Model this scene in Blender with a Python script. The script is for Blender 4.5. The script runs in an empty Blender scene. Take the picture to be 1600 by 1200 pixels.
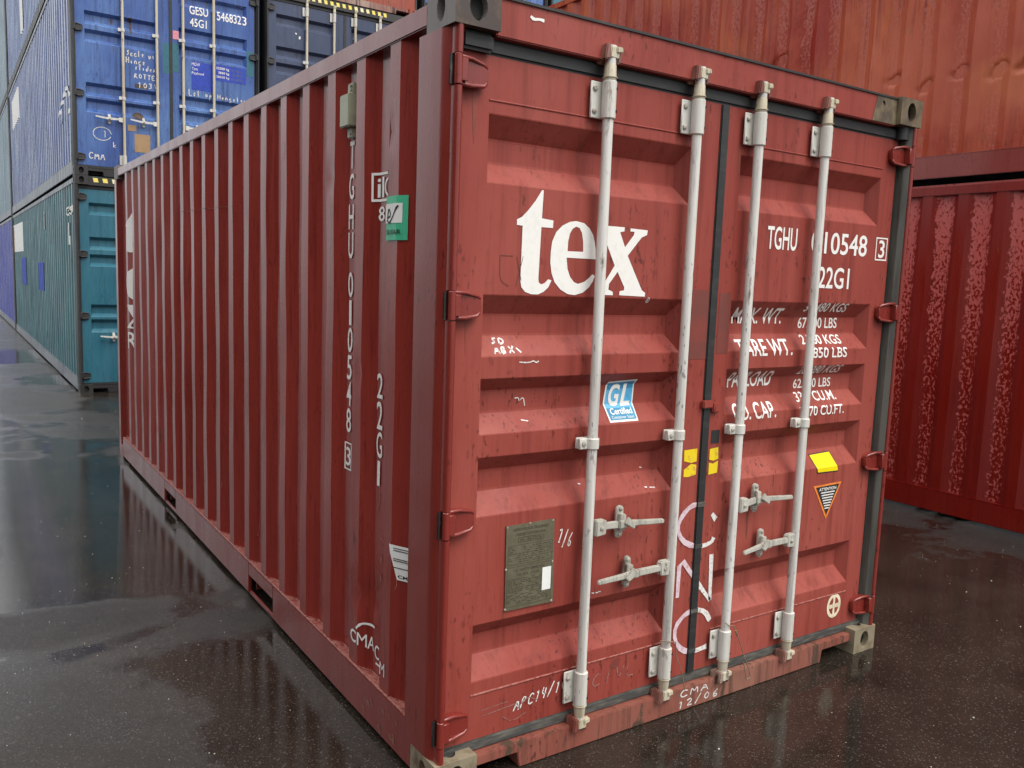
import bpy, bmesh, math, random
from mathutils import Vector, geometry, noise
rnd = random.Random(7)
D = bpy.data
SC = bpy.context.scene
COL = SC.collection

# ------------------------------------------------------------------ camera
cam = D.cameras.new('camera')
cam.sensor_width = 36.0
cam.lens = 29.732
cam.clip_start = 0.05
cam.clip_end = 2000
camo = D.objects.new('camera', cam)
COL.objects.link(camo)
yaw, pitch, roll = 0.5916, 0.1212, 0.0365
f = Vector((math.sin(yaw) * math.cos(pitch), math.cos(yaw) * math.cos(pitch), -math.sin(pitch)))
r0 = Vector((math.cos(yaw), -math.sin(yaw), 0))
u0 = r0.cross(f)
r1 = math.cos(roll) * r0 + math.sin(roll) * u0
u1 = -math.sin(roll) * r0 + math.cos(roll) * u0
from mathutils import Matrix
M4 = Matrix((r1, u1, -f)).transposed().to_4x4()
M4.translation = Vector((-1.2823, -2.2798, 1.7180))
camo.matrix_world = M4
SC.camera = camo

# ------------------------------------------------------------------ world: overcast sky
W = D.worlds.new('World')
SC.world = W
W.use_nodes = True
nt = W.node_tree
for n in list(nt.nodes):
    nt.nodes.remove(n)
wo = nt.nodes.new('ShaderNodeOutputWorld')
bg = nt.nodes.new('ShaderNodeBackground')
sky = nt.nodes.new('ShaderNodeTexSky')
sky.sky_type = 'NISHITA'
sky.sun_disc = False
sky.sun_elevation = math.radians(48)
sky.sun_rotation = math.radians(150)
mixs = nt.nodes.new('ShaderNodeMix')
mixs.data_type = 'RGBA'
mixs.inputs[0].default_value = 0.86
tcw = nt.nodes.new('ShaderNodeTexCoord')
nw = nt.nodes.new('ShaderNodeTexNoise')
nw.inputs['Scale'].default_value = 2.2
nw.inputs['Detail'].default_value = 5
rw = nt.nodes.new('ShaderNodeValToRGB')
rw.color_ramp.elements[0].position = 0.30
rw.color_ramp.elements[0].color = (7.0, 7.5, 8.2, 1)
rw.color_ramp.elements[1].position = 0.70
rw.color_ramp.elements[1].color = (12.0, 11.9, 11.6, 1)
nt.links.new(tcw.outputs['Generated'], nw.inputs['Vector'])
nt.links.new(nw.outputs['Fac'], rw.inputs['Fac'])
nt.links.new(sky.outputs['Color'], mixs.inputs['A'])
nt.links.new(rw.outputs['Color'], mixs.inputs['B'])
sep = nt.nodes.new('ShaderNodeSeparateXYZ')
nt.links.new(tcw.outputs['Generated'], sep.inputs[0])
grad = nt.nodes.new('ShaderNodeMapRange')           # an overcast sky is brighter overhead than at the horizon
grad.inputs['From Min'].default_value = 0.0
grad.inputs['From Max'].default_value = 1.0
grad.inputs['To Min'].default_value = 0.60
grad.inputs['To Max'].default_value = 2.1
nt.links.new(sep.outputs['Z'], grad.inputs['Value'])
vm = nt.nodes.new('ShaderNodeVectorMath')
vm.operation = 'SCALE'
nt.links.new(mixs.outputs['Result'], vm.inputs[0])
nt.links.new(grad.outputs['Result'], vm.inputs['Scale'])
nt.links.new(vm.outputs[0], bg.inputs['Color'])
bg.inputs['Strength'].default_value = 0.082
nt.links.new(bg.outputs[0], wo.inputs[0])

sl = D.lights.new('sun', 'SUN')
sl.energy = 1.5
sl.angle = math.radians(36)
sl.color = (1.0, 0.95, 0.88)
so = D.objects.new('sun', sl)
COL.objects.link(so)
so.location = (5, -8, 14)
sdir = Vector((0.30, -0.75, 1.15)).normalized()     # towards the sun
so.rotation_euler = sdir.to_track_quat('Z', 'Y').to_euler()

SC.view_settings.view_transform = 'Standard'
SC.view_settings.look = 'None'
SC.view_settings.gamma = 1
SC.view_settings.use_curve_mapping = False
SC.view_settings.exposure = 0.72
SC.cycles.max_bounces = 6
SC.cycles.use_denoising = True


# ------------------------------------------------------------------ materials
class NT:
    def __init__(s, name):
        s.m = D.materials.new(name)
        s.m.use_nodes = True
        s.t = s.m.node_tree
        s.b = s.t.nodes['Principled BSDF']
        s.tc = s.t.nodes.new('ShaderNodeTexCoord').outputs['Object']

    def n(s, kind, **kw):
        x = s.t.nodes.new('ShaderNode' + kind)
        for k, v in kw.items():
            setattr(x, k, v)
        return x

    def l(s, a, b):
        s.t.links.new(a, b)

    def scaled(s, sc):
        m = s.n('Mapping')
        s.l(s.tc, m.inputs['Vector'])
        m.inputs['Scale'].default_value = sc
        return m.outputs[0]

    def noise(s, sc, detail=4, rough=0.55, scale=1.0, dist=0.0):
        x = s.n('TexNoise')
        s.l(s.scaled(sc), x.inputs['Vector'])
        x.inputs['Scale'].default_value = scale
        x.inputs['Detail'].default_value = detail
        x.inputs['Roughness'].default_value = rough
        x.inputs['Distortion'].default_value = dist
        return x.outputs['Fac']

    def ramp(s, fac, a, b, ca=0.0, cb=1.0):
        x = s.n('MapRange')
        s.l(fac, x.inputs['Value'])
        x.inputs['From Min'].default_value = a
        x.inputs['From Max'].default_value = b
        x.inputs['To Min'].default_value = ca
        x.inputs['To Max'].default_value = cb
        return x.outputs['Result']

    def math(s, op, a, b):
        x = s.n('Math', operation=op)
        for i, v in enumerate((a, b)):
            if isinstance(v, (int, float)):
                x.inputs[i].default_value = v
            else:
                s.l(v, x.inputs[i])
        return x.outputs[0]

    def mix(s, fac, a, b, blend='MIX'):
        x = s.n('Mix', data_type='RGBA', blend_type=blend)
        for k, v in ((0, fac), ('A', a), ('B', b)):
            if isinstance(v, (int, float)):
                x.inputs[k].default_value = v
            elif isinstance(v, tuple):
                x.inputs[k].default_value = v if len(v) == 4 else (*v, 1)
            else:
                s.l(v, x.inputs[k])
        return x.outputs['Result']

    def bump(s, h, strength=0.3, dist=0.01, normal=None):
        x = s.n('Bump')
        s.l(h, x.inputs['Height'])
        x.inputs['Strength'].default_value = strength
        x.inputs['Distance'].default_value = dist
        if normal is not None:
            s.l(normal, x.inputs['Normal'])
        return x.outputs[0]


def paint(name, base, faded=None, dark=None, rough=(0.22, 0.5), streak=0.5, chips=0.5, rust=0.0,
          rustcol=(0.09, 0.035, 0.015), drip=1.0, specular=0.5, dents=0.15, coat=0.0, patch=None, patchamt=0.0, fade=0.7, recess=False, pscale=(30, 30, 22), worn=()):
    """weathered wet container paint: faded clouds, vertical water streaks, drops, chips, rust"""
    s = NT(name)
    faded = faded or tuple(min(1, c * 1.18 + 0.02) for c in base)
    dark = dark or tuple(c * 0.62 for c in base)
    big = s.noise((1.1, 1.1, 0.7), 5, 0.6, dist=0.4)
    c = s.mix(s.ramp(big, 0.38, 0.68, 0, fade), base, faded)
    st = s.noise((22, 22, 0.9), 4, 0.6)
    c = s.mix(s.ramp(st, 0.50, 0.72, 0, streak), c, dark)
    st2 = s.noise((75, 75, 4.5), 3, 0.6)
    c = s.mix(s.ramp(st2, 0.56, 0.70, 0, streak * 0.75 * drip), c, dark)
    # rain drops and small chips
    dr = s.noise((75, 75, 27), 2, 0.5)
    gate = s.noise((3.5, 3.5, 2.0), 2, 0.5)
    k = s.math('MULTIPLY', s.ramp(dr, 0.625, 0.67), s.ramp(gate, 0.44, 0.60))
    c = s.mix(s.math('MULTIPLY', k, chips), c, tuple(v * 0.30 for v in base))
    if patch:
        pn = s.noise(pscale, 5, 0.62)
        pg = s.noise((1.7, 1.7, 0.55), 3, 0.5)
        if recess:      # pale corrugation hollows: dry chalk below, painted sheen on the upper wall
            sx = s.n('SeparateXYZ')
            s.l(s.tc, sx.inputs[0])
            pos = s.math('ADD', s.math('MULTIPLY', pn, 0.05), sx.outputs['X'])
            zz = s.ramp(sx.outputs['Z'], 2.4, 0.6, 0.0, 0.009)
            pm = s.math('MULTIPLY', s.ramp(s.math('SUBTRACT', pos, zz), 0.0500, 0.0530), patchamt)
            hol = s.noise((48, 48, 36), 4, 0.6)
            zh = s.ramp(sx.outputs['Z'], 2.3, 1.2, 0.0, 0.13)
            pm = s.math('MULTIPLY', pm, s.ramp(s.math('ADD', hol, zh), 0.60, 0.56))
        else:
            pm = s.math('MULTIPLY', s.ramp(pn, 0.46, 0.53), s.ramp(pg, 0.45, 0.56, 0, patchamt))
        c = s.mix(pm, c, patch)
    for (wy, wz, ry, rz, wc, wk) in worn:      # a scuffed, sun-bleached area with ragged edges
        mp = s.n('Mapping')
        s.l(s.tc, mp.inputs['Vector'])
        mp.inputs['Location'].default_value = (0, -wy / ry, -wz / rz)
        mp.inputs['Scale'].default_value = (0, 1 / ry, 1 / rz)
        ln = s.n('VectorMath', operation='LENGTH')
        s.l(mp.outputs[0], ln.inputs[0])
        rag = s.noise((4, 4, 2.2), 6, 0.65)
        k = s.ramp(s.math('ADD', ln.outputs['Value'], s.math('MULTIPLY', rag, 1.5)), 1.95, 1.45, 0.0, wk)
        c = s.mix(k, c, wc)
    rr = None
    if rust > 0:
        rn = s.noise((6, 6, 3.2), 8, 0.7, dist=0.6)
        rs = s.noise((34, 34, 1.4), 3, 0.6)
        rr = s.ramp(s.math('ADD', rn, s.math('MULTIPLY', s.ramp(rs, 0.45, 0.8), 0.16)), 0.72 - 0.2 * rust, 0.80 - 0.2 * rust)
        c = s.mix(rr, c, rustcol)
    s.l(c, s.b.inputs['Base Color'])
    rg = s.ramp(s.noise((5, 5, 1.3), 5, 0.6), 0.35, 0.65, rough[0], rough[1])
    rg = s.math('ADD', rg, s.math('MULTIPLY', st2, 0.10))
    if rr is not None:
        rg = s.math('ADD', rg, s.math('MULTIPLY', rr, 0.35))
    s.l(rg, s.b.inputs['Roughness'])
    s.b.inputs['Specular IOR Level'].default_value = specular
    s.b.inputs['Coat Weight'].default_value = coat
    s.b.inputs['Coat Roughness'].default_value = 0.12
    b1 = s.bump(s.noise((2.3, 2.3, 1.6), 2, 0.5), dents, 0.05)
    h = s.math('ADD', s.math('MULTIPLY', st2, 0.5), s.math('MULTIPLY', s.ramp(dr, 0.60, 0.70), 0.6))
    b2 = s.bump(h, 0.35, 0.0012, b1)
    b3 = s.bump(s.noise((240, 240, 240), 2, 0.5), 0.12, 0.001, b2)
    s.l(b3, s.b.inputs['Normal'])
    return s.m


def plain(name, col, rough=0.5, col2=None, scale=(30, 30, 30), lo=0.45, hi=0.65, metal=0.0, bump=0.2, spec=0.5):
    s = NT(name)
    nz = s.noise(scale, 5, 0.65)
    c = s.mix(s.ramp(nz, lo, hi), col, col2 or tuple(v * 0.7 for v in col))
    s.l(c, s.b.inputs['Base Color'])
    s.b.inputs['Roughness'].default_value = rough
    s.b.inputs['Metallic'].default_value = metal
    s.b.inputs['Specular IOR Level'].default_value = spec
    if bump:
        s.l(s.bump(nz, bump, 0.002), s.b.inputs['Normal'])
    return s.m


M = {}
M['red_door'] = paint('red_door_paint', (0.25, 0.041, 0.029), (0.34, 0.078, 0.057), (0.12, 0.015, 0.010), (0.38, 0.62), 0.50, 0.7, 0.12, (0.10, 0.028, 0.014), drip=0.6, dents=0.10, specular=0.30, fade=0.9)
M['red_side'] = paint('red_side_paint', (0.23, 0.028, 0.020), (0.27, 0.036, 0.026), (0.13, 0.014, 0.010), (0.14, 0.30), 0.65, 0.35, 0.05, (0.07, 0.02, 0.012), drip=1.5, dents=0.10, coat=0.28, specular=0.3)
M['red_frame'] = paint('red_frame_paint', (0.19, 0.022, 0.015), (0.235, 0.034, 0.025), (0.12, 0.013, 0.009), (0.16, 0.34), 0.35, 0.7, 0.08, (0.08, 0.025, 0.015), drip=0.5, dents=0.12, coat=0.5, specular=0.3)
M['red_sill'] = paint('worn_sill_paint', (0.24, 0.065, 0.045), (0.30, 0.15, 0.105), (0.10, 0.04, 0.026), (0.35, 0.6), 0.9, 0.8, 0.55, (0.07, 0.038, 0.022), dents=0.3)
M['red_wall'] = paint('wet_red_wall_paint', (0.165, 0.0080, 0.0048), (0.20, 0.015, 0.008), (0.10, 0.005, 0.0035), (0.18, 0.36), 0.5, 0.3, 0.08,
                      (0.30, 0.10, 0.03), coat=0.15, patch=(0.43, 0.090, 0.078), patchamt=0.95, dents=0.06, recess=True, specular=0.3)
M['red_wall_up'] = paint('faded_orange_red_wall_paint', (0.26, 0.021, 0.010), (0.44, 0.105, 0.038), (0.15, 0.011, 0.006), (0.26, 0.48), 0.8, 0.6, 0.20,
                         (0.26, 0.10, 0.035), patch=(0.36, 0.095, 0.070), patchamt=0.8, dents=0.15, fade=1.0, recess=True, pscale=(9, 9, 1.6), specular=0.3,  # smooth pale patches paint the wall's wet sheen into the colour
                         worn=((3.55, 0.80, 1.2, 0.50, (0.44, 0.105, 0.055), 0.55), (3.1, 0.70, 0.55, 0.20, (0.48, 0.145, 0.055), 0.45), (5.9, 0.9, 0.5, 0.5, (0.22, 0.05, 0.03), 0.5)))
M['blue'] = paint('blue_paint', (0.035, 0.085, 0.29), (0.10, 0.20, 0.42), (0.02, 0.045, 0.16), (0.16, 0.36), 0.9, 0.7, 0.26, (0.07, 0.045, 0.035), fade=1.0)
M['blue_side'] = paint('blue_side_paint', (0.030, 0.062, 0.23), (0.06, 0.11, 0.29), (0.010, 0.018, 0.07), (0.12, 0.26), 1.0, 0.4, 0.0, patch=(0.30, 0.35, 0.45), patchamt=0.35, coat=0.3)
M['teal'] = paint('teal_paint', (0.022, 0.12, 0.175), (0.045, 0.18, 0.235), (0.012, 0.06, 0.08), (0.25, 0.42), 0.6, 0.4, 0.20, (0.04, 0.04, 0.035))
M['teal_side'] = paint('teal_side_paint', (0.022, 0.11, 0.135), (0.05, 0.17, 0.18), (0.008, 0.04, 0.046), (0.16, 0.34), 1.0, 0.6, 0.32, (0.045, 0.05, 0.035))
M['navy'] = paint('dark_blue_paint', (0.036, 0.052, 0.105), (0.06, 0.08, 0.145), (0.02, 0.028, 0.055), (0.25, 0.45), 0.6, 0.4, 0.15, (0.04, 0.032, 0.027))
M['brown'] = paint('dark_brown_paint', (0.09, 0.028, 0.020), (0.12, 0.04, 0.03), (0.05, 0.018, 0.014), (0.3, 0.5), 0.6, 0.3)
M['violet'] = paint('violet_blue_paint', (0.045, 0.055, 0.30), (0.08, 0.09, 0.36), (0.025, 0.03, 0.16), (0.15, 0.35), 0.8, 0.3)
M['pale_blue'] = paint('pale_blue_paint', (0.10, 0.15, 0.31), (0.17, 0.23, 0.38), (0.05, 0.08, 0.19), (0.12, 0.3), 0.9, 0.3)
M['grey_blue'] = paint('grey_blue_paint', (0.17, 0.24, 0.29), (0.25, 0.32, 0.35), (0.10, 0.14, 0.17), (0.15, 0.35), 0.8, 0.3)
M['orange'] = paint('orange_red_paint', (0.26, 0.042, 0.020), (0.32, 0.08, 0.04), (0.10, 0.022, 0.012), (0.4, 0.6), 0.9, 0.5, 0.5)
M['frame_dark'] = paint('grimy_dark_frame_paint', (0.020, 0.020, 0.021), (0.052, 0.048, 0.042), (0.011, 0.010, 0.010), (0.35, 0.6), 0.7, 0.4, 0.4, (0.04, 0.02, 0.013))
M['rail_grey'] = paint('scuffed_grey_rail_paint', (0.11, 0.125, 0.145), (0.22, 0.23, 0.245), (0.045, 0.05, 0.055), (0.2, 0.4), 0.9, 0.4, 0.2, (0.07, 0.05, 0.04))
M['rubber'] = plain('worn_door_rubber', (0.016, 0.017, 0.017), 0.55, (0.035, 0.037, 0.034), (9, 9, 40), 0.5, 0.75)
M['rubber_dirty'] = plain('dirty_door_rubber', (0.045, 0.045, 0.042), 0.75, (0.15, 0.14, 0.115), (7, 20, 45), 0.45, 0.72, bump=0.5)
M['channel'] = plain('dull_steel_channel', (0.125, 0.13, 0.112), 0.45, (0.05, 0.053, 0.046), (25, 25, 2.5), 0.40, 0.75)
M['white_rod'] = paint('scuffed_white_rod_paint', (0.62, 0.60, 0.55), (0.70, 0.685, 0.64), (0.27, 0.25, 0.22), (0.35, 0.5), 0.75, 0.85, 0.36, (0.16, 0.12, 0.09), dents=0.0)
M['white_bracket'] = paint('chipped_white_bracket_paint', (0.58, 0.565, 0.51), (0.64, 0.63, 0.58), (0.34, 0.29, 0.23), (0.35, 0.5), 0.5, 0.6, 0.36, (0.24, 0.17, 0.11), dents=0.0)
M['rod_yellowed'] = paint('yellowed_rod_paint', (0.52, 0.46, 0.33), (0.58, 0.54, 0.43), (0.28, 0.22, 0.14), (0.35, 0.5), 0.7, 0.6, 0.42, (0.16, 0.10, 0.06), dents=0.0)
M['cam'] = paint('rusty_keeper_paint', (0.20, 0.05, 0.035), (0.42, 0.34, 0.27), (0.06, 0.02, 0.014), (0.3, 0.5), 0.8, 0.9, 0.55, (0.05, 0.022, 0.015), dents=0.0)
M['handle'] = paint('worn_handle_paint', (0.40, 0.39, 0.33), (0.50, 0.48, 0.42), (0.17, 0.15, 0.12), (0.4, 0.6), 0.8, 0.9, 0.38, (0.15, 0.12, 0.085), dents=0.0)
M['cast_grey'] = paint('scraped_grey_casting', (0.15, 0.135, 0.125), (0.21, 0.19, 0.17), (0.08, 0.07, 0.06), (0.35, 0.55), 0.3, 0.6, 0.25, (0.08, 0.05, 0.035), dents=0.3)
M['cast_rust'] = plain('rusty_casting_steel', (0.050, 0.032, 0.024), 0.45, (0.135, 0.085, 0.042), (14, 14, 11), 0.47, 0.70, bump=0.5)
M['cast_olive'] = plain('mossy_casting_steel', (0.075, 0.055, 0.034), 0.5, (0.20, 0.155, 0.085), (14, 14, 11), 0.42, 0.68, bump=0.5)
M['cast_sand'] = plain('sandy_worn_casting_steel', (0.25, 0.21, 0.14), 0.5, (0.10, 0.065, 0.038), (12, 12, 10), 0.46, 0.72, bump=0.5)
M['black'] = plain('dark_hollow', (0.012, 0.011, 0.010), 0.8, bump=0)
M['bolt'] = plain('dull_bolt_steel', (0.42, 0.39, 0.33), 0.5, (0.15, 0.11, 0.08), (60, 60, 60))
M['slot'] = plain('wet_pin_and_slot_black', (0.02, 0.018, 0.018), 0.22, (0.12, 0.10, 0.09), (60, 60, 12), 0.55, 0.72)
M['white'] = plain('white_stencil_paint', (0.80, 0.78, 0.73), 0.5, (0.74, 0.72, 0.67), (40, 40, 40), 0.5, 0.7, bump=0)
M['chalk'] = plain('white_chalk_marker', (0.72, 0.70, 0.66), 0.8, (0.42, 0.28, 0.24), (70, 70, 70), 0.52, 0.66, bump=0)
M['faint'] = plain('faint_chalk_marker', (0.30, 0.16, 0.14), 0.8, (0.20, 0.05, 0.035), (90, 90, 90), 0.45, 0.62, bump=0)
M['pinkchalk'] = plain('smeared_marker', (0.66, 0.52, 0.56), 0.7, (0.50, 0.30, 0.33), (45, 45, 45), 0.48, 0.66, bump=0)
M['khaki'] = plain('tarnished_data_plate', (0.135, 0.12, 0.075), 0.4, (0.185, 0.165, 0.11), (20, 20, 20), 0.4, 0.7, metal=0.3)
M['ink'] = plain('black_print', (0.02, 0.02, 0.02), 0.6, bump=0)
M['plate_ink'] = plain('plate_print', (0.055, 0.048, 0.03), 0.6, bump=0)
M['paper'] = plain('white_paper_label', (0.78, 0.78, 0.74), 0.6, (0.70, 0.70, 0.66), (12, 12, 12), bump=0)
M['green'] = plain('mint_green_sticker', (0.06, 0.46, 0.25), 0.45, (0.05, 0.40, 0.22), bump=0)
M['gl_blue'] = plain('deep_blue_sticker', (0.02, 0.20, 0.36), 0.4, (0.03, 0.27, 0.45), (8, 8, 8), bump=0)
M['gl_light'] = plain('pale_blue_sticker', (0.12, 0.42, 0.66), 0.4, (0.06, 0.32, 0.55), (14, 14, 14), bump=0)
M['yellow'] = plain('yellow_sticker', (0.85, 0.68, 0.0), 0.4, (0.78, 0.60, 0.0), (12, 12, 12), bump=0)
M['yellow_worn'] = plain('worn_yellow_sticker', (0.78, 0.58, 0.01), 0.5, (0.62, 0.38, 0.04), (30, 30, 30), 0.55, 0.62, bump=0)
M['orange_line'] = plain('orange_sticker_border', (0.85, 0.24, 0.04), 0.5, bump=0)
M['patch_dark'] = plain('dull_brown_touch_up', (0.15, 0.036, 0.026), 0.6, (0.20, 0.036, 0.025), (12, 12, 12), bump=0)
M['rust_run'] = plain('thin_rust_run', (0.16, 0.040, 0.022), 0.6, (0.26, 0.045, 0.028), (60, 60, 9), 0.42, 0.60, bump=0)
M['seam_line'] = plain('pale_weld_seam', (0.27, 0.075, 0.058), 0.4, (0.13, 0.02, 0.014), (30, 30, 30), bump=0)
M['scrape_tan'] = plain('bare_scrape', (0.36, 0.24, 0.15), 0.5, (0.22, 0.09, 0.06), (60, 60, 60), bump=0)
M['cream'] = plain('cream_sticker', (0.80, 0.70, 0.50), 0.5, bump=0)
M['vent'] = plain('pale_green_vent_plastic', (0.34, 0.36, 0.25), 0.45, (0.27, 0.27, 0.18), (10, 10, 10), bump=0.1)
M['cardboard'] = plain('tan_board_patch', (0.36, 0.23, 0.12), 0.7, (0.30, 0.19, 0.09), (9, 9, 9), bump=0)
M['teal_patch'] = plain('teal_touch_up', (0.02, 0.13, 0.17), 0.45, (0.02, 0.10, 0.14), bump=0)
M['blue_patch'] = plain('blue_touch_up', (0.015, 0.05, 0.40), 0.4, bump=0)
M['pink'] = plain('pink_sticker', (0.75, 0.38, 0.42), 0.5, (0.6, 0.2, 0.25), (80, 80, 80), 0.4, 0.5, bump=0)
M['weld'] = plain('pale_scraped_edge', (0.34, 0.13, 0.10), 0.4, (0.20, 0.03, 0.022), (50, 50, 50), 0.45, 0.6)
M['wire'] = plain('thin_seal_wire', (0.25, 0.18, 0.12), 0.4, bump=0)
M['stripe_y'] = plain('yellow_hazard_paint', (0.80, 0.66, 0.12), 0.5, (0.78, 0.74, 0.50), (4, 4, 4), 0.45, 0.6, bump=0)


def ground_mat():
    s = NT('wet_asphalt')
    big = s.noise((0.35, 0.35, 0.35), 4, 0.55, dist=0.5)
    mid = s.noise((2.2, 2.2, 2.2), 6, 0.65)
    fine = s.noise((95, 95, 95), 3, 0.7)
    agg = s.n('TexVoronoi')
    s.l(s.scaled((85, 85, 85)), agg.inputs['Vector'])
    agg2 = s.n('TexVoronoi')
    s.l(s.scaled((38, 38, 38)), agg2.inputs['Vector'])
    c = s.mix(s.ramp(mid, 0.32, 0.68), (0.009, 0.007, 0.0053), (0.027, 0.0205, 0.0150))
    stone = s.n('SeparateColor')
    s.l(agg.outputs['Color'], stone.inputs[0])
    c = s.mix(s.ramp(stone.outputs[0], 0.70, 1.0, 0.0, 0.45), c, (0.075, 0.062, 0.048))
    stone2 = s.n('SeparateColor')
    s.l(agg2.outputs['Color'], stone2.inputs[0])
    c = s.mix(s.ramp(stone2.outputs[1], 0.93, 0.97, 0.0, 0.4), c, (0.14, 0.125, 0.105))
    # hairline cracks
    cr = s.n('TexVoronoi', feature='DISTANCE_TO_EDGE')
    wob = s.n('VectorMath', operation='ADD')
    nz = s.n('TexNoise')
    s.l(s.scaled((1.3, 1.3, 1.3)), nz.inputs['Vector'])
    nz.inputs['Detail'].default_value = 5
    s.l(s.scaled((0.33, 0.22, 0.3)), wob.inputs[0])
    s.l(nz.outputs['Color'], wob.inputs[1])
    s.l(wob.outputs[0], cr.inputs['Vector'])
    crk = s.ramp(cr.outputs['Distance'], 0.000, 0.0035, 1.0, 0.0)
    c = s.mix(crk, c, (0.006, 0.005, 0.004))
    s.l(c, s.b.inputs['Base Color'])
    pud = s.math('ADD', big, s.math('MULTIPLY', mid, 0.45))
    for px, py, rx, ry, k in PUDDLES:
        mp = s.n('Mapping')
        s.l(s.tc, mp.inputs['Vector'])
        mp.inputs['Location'].default_value = (-px / rx, -py / ry, 0)
        mp.inputs['Scale'].default_value = (1 / rx, 1 / ry, 0)
        ln = s.n('VectorMath', operation='LENGTH')
        s.l(mp.outputs[0], ln.inputs[0])
        pud = s.math('SUBTRACT', pud, s.ramp(ln.outputs['Value'], 1.3, 0.3, 0.0, k))
    pudm = s.ramp(pud, 0.60, 0.76)
    s.l(s.ramp(pudm, 0, 1, 0.03, 0.15), s.b.inputs['Roughness'])
    s.b.inputs['Specular IOR Level'].default_value = 0.32
    b0 = s.bump(s.noise((8, 5, 8), 3, 0.55), 0.05, 0.006)
    bb = s.n('Bump')
    bb.inputs['Distance'].default_value = 0.004
    h = s.math('ADD', s.math('MULTIPLY', agg2.outputs['Distance'], 0.9), s.math('ADD', s.math('MULTIPLY', agg.outputs['Distance'], 0.6), s.math('MULTIPLY', fine, 0.6)))
    h = s.math('SUBTRACT', h, s.math('MULTIPLY', crk, 1.2))
    s.l(h, bb.inputs['Height'])
    s.l(s.ramp(pudm, 0, 1, 0.03, 0.80), bb.inputs['Strength'])
    s.l(b0, bb.inputs['Normal'])
    s.l(bb.outputs[0], s.b.inputs['Normal'])
    return s.m


# (x, y, radius x, radius y, depth): hollows that hold water (+) and patches that stand proud and drier (-)
PUDDLES = ((-0.95, 3.0, 0.35, 0.8, 0.15), (-0.48, 4.0, 0.60, 2.3, 0.36), (3.3, -0.6, 2.4, 2.6, 0.30), (0.2, 9.0, 0.7, 1.2, 0.12), (-0.85, 2.15, 0.45, 0.28, -0.40), (-0.15, 1.1, 0.35, 0.8, 0.14), (-0.35, 1.75, 0.3, 0.25, -0.15),
           (-0.45, 9.8, 0.5, 0.8, -0.22), (-0.75, 6.4, 0.25, 0.25, -0.25), (-1.1, 3.4, 0.3, 0.6, -0.2), (-1.0, 5.5, 0.8, 3.0, 0.18), (0.9, 12.0, 1.5, 2.0, 0.15))
M['ground'] = ground_mat()


# ------------------------------------------------------------------ mesh helpers
class MB:
    def __init__(s):
        s.v, s.f = [], []

    def add(s, vs, fs):
        o = len(s.v)
        s.v += [tuple(p) for p in vs]
        s.f += [tuple(i + o for i in q) for q in fs]
        return s

    def box(s, x0, x1, y0, y1, z0, z1):
        return s.add([(x0, y0, z0), (x1, y0, z0), (x1, y1, z0), (x0, y1, z0), (x0, y0, z1), (x1, y0, z1), (x1, y1, z1), (x0, y1, z1)],
                     [(0, 3, 2, 1), (4, 5, 6, 7), (0, 1, 5, 4), (1, 2, 6, 5), (2, 3, 7, 6), (3, 0, 4, 7)])

    def tube(s, pts, r, n=14, cap=True):
        pts = [Vector(p) for p in pts]
        rs = r if isinstance(r, (list, tuple)) else [r] * len(pts)
        ref = None
        rings = []
        for i, p in enumerate(pts):
            d = (pts[min(i + 1, len(pts) - 1)] - pts[max(i - 1, 0)]).normalized()
            if ref is None:
                ref = d.orthogonal().normalized()
            a = (ref - d * ref.dot(d)).normalized()
            ref = a
            b = d.cross(a)
            rings.append([p + rs[i] * (math.cos(2 * math.pi * k / n) * a + math.sin(2 * math.pi * k / n) * b) for k in range(n)])
        vs = [q for R_ in rings for q in R_]
        fs = []
        for i in range(len(pts) - 1):
            for k in range(n):
                a = i * n + k
                b = i * n + (k + 1) % n
                fs.append((a, b, b + n, a + n))
        if cap:
            fs.append(tuple(range(n - 1, -1, -1)))
            fs.append(tuple(range((len(pts) - 1) * n, len(pts) * n)))
        return s.add(vs, fs)

    def prism(s, poly, axis, a, b):
        """poly in the two remaining axes, extruded a..b along axis"""
        n = len(poly)

        def P(p, t):
            return {'x': (t, p[0], p[1]), 'y': (p[0], t, p[1]), 'z': (p[0], p[1], t)}[axis]
        vs = [P(p, a) for p in poly] + [P(p, b) for p in poly]
        fs = [(i, (i + 1) % n, (i + 1) % n + n, i + n) for i in range(n)]
        fs += [tuple(range(n - 1, -1, -1)), tuple(range(n, 2 * n))]
        return s.add(vs, fs)

    def build(s, name, mat, parent=None, bevel=0.0, smooth=False, seg=2, label=None):
        me = D.meshes.new(name)
        me.from_pydata(s.v, [], s.f)
        bm = bmesh.new()
        bm.from_mesh(me)
        bmesh.ops.recalc_face_normals(bm, faces=bm.faces)
        if bevel > 0:
            ed = [e for e in bm.edges if len(e.link_faces) == 2 and e.calc_face_angle(0) > 0.6]
            bmesh.ops.bevel(bm, geom=ed, offset=bevel, segments=seg, affect='EDGES', clamp_overlap=True)
        if smooth:
            for fa in bm.faces:
                fa.smooth = True
            for e in bm.edges:
                if len(e.link_faces) == 2 and e.calc_face_angle(0) > 0.75:
                    e.smooth = False
        bm.to_mesh(me)
        bm.free()
        return link(name, me, mat, parent, label)


def link(name, me, mat, parent=None, label=None):
    if mat is not None and not me.materials:
        me.materials.append(mat)
    o = D.objects.new(name, me)
    COL.objects.link(o)
    if parent is not None:
        o.parent = parent
    if label:
        o['label'] = label
    return o


def tag(o, label=None, cat=None, group=None, kind=None):
    for k, v in (('label', label), ('category', cat), ('group', group), ('kind', kind)):
        if v:
            o[k] = v
    return o


def empty(name, loc):
    o = D.objects.new(name, None)
    o.empty_display_size = 0.3
    o.location = loc
    COL.objects.link(o)
    return o


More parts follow.
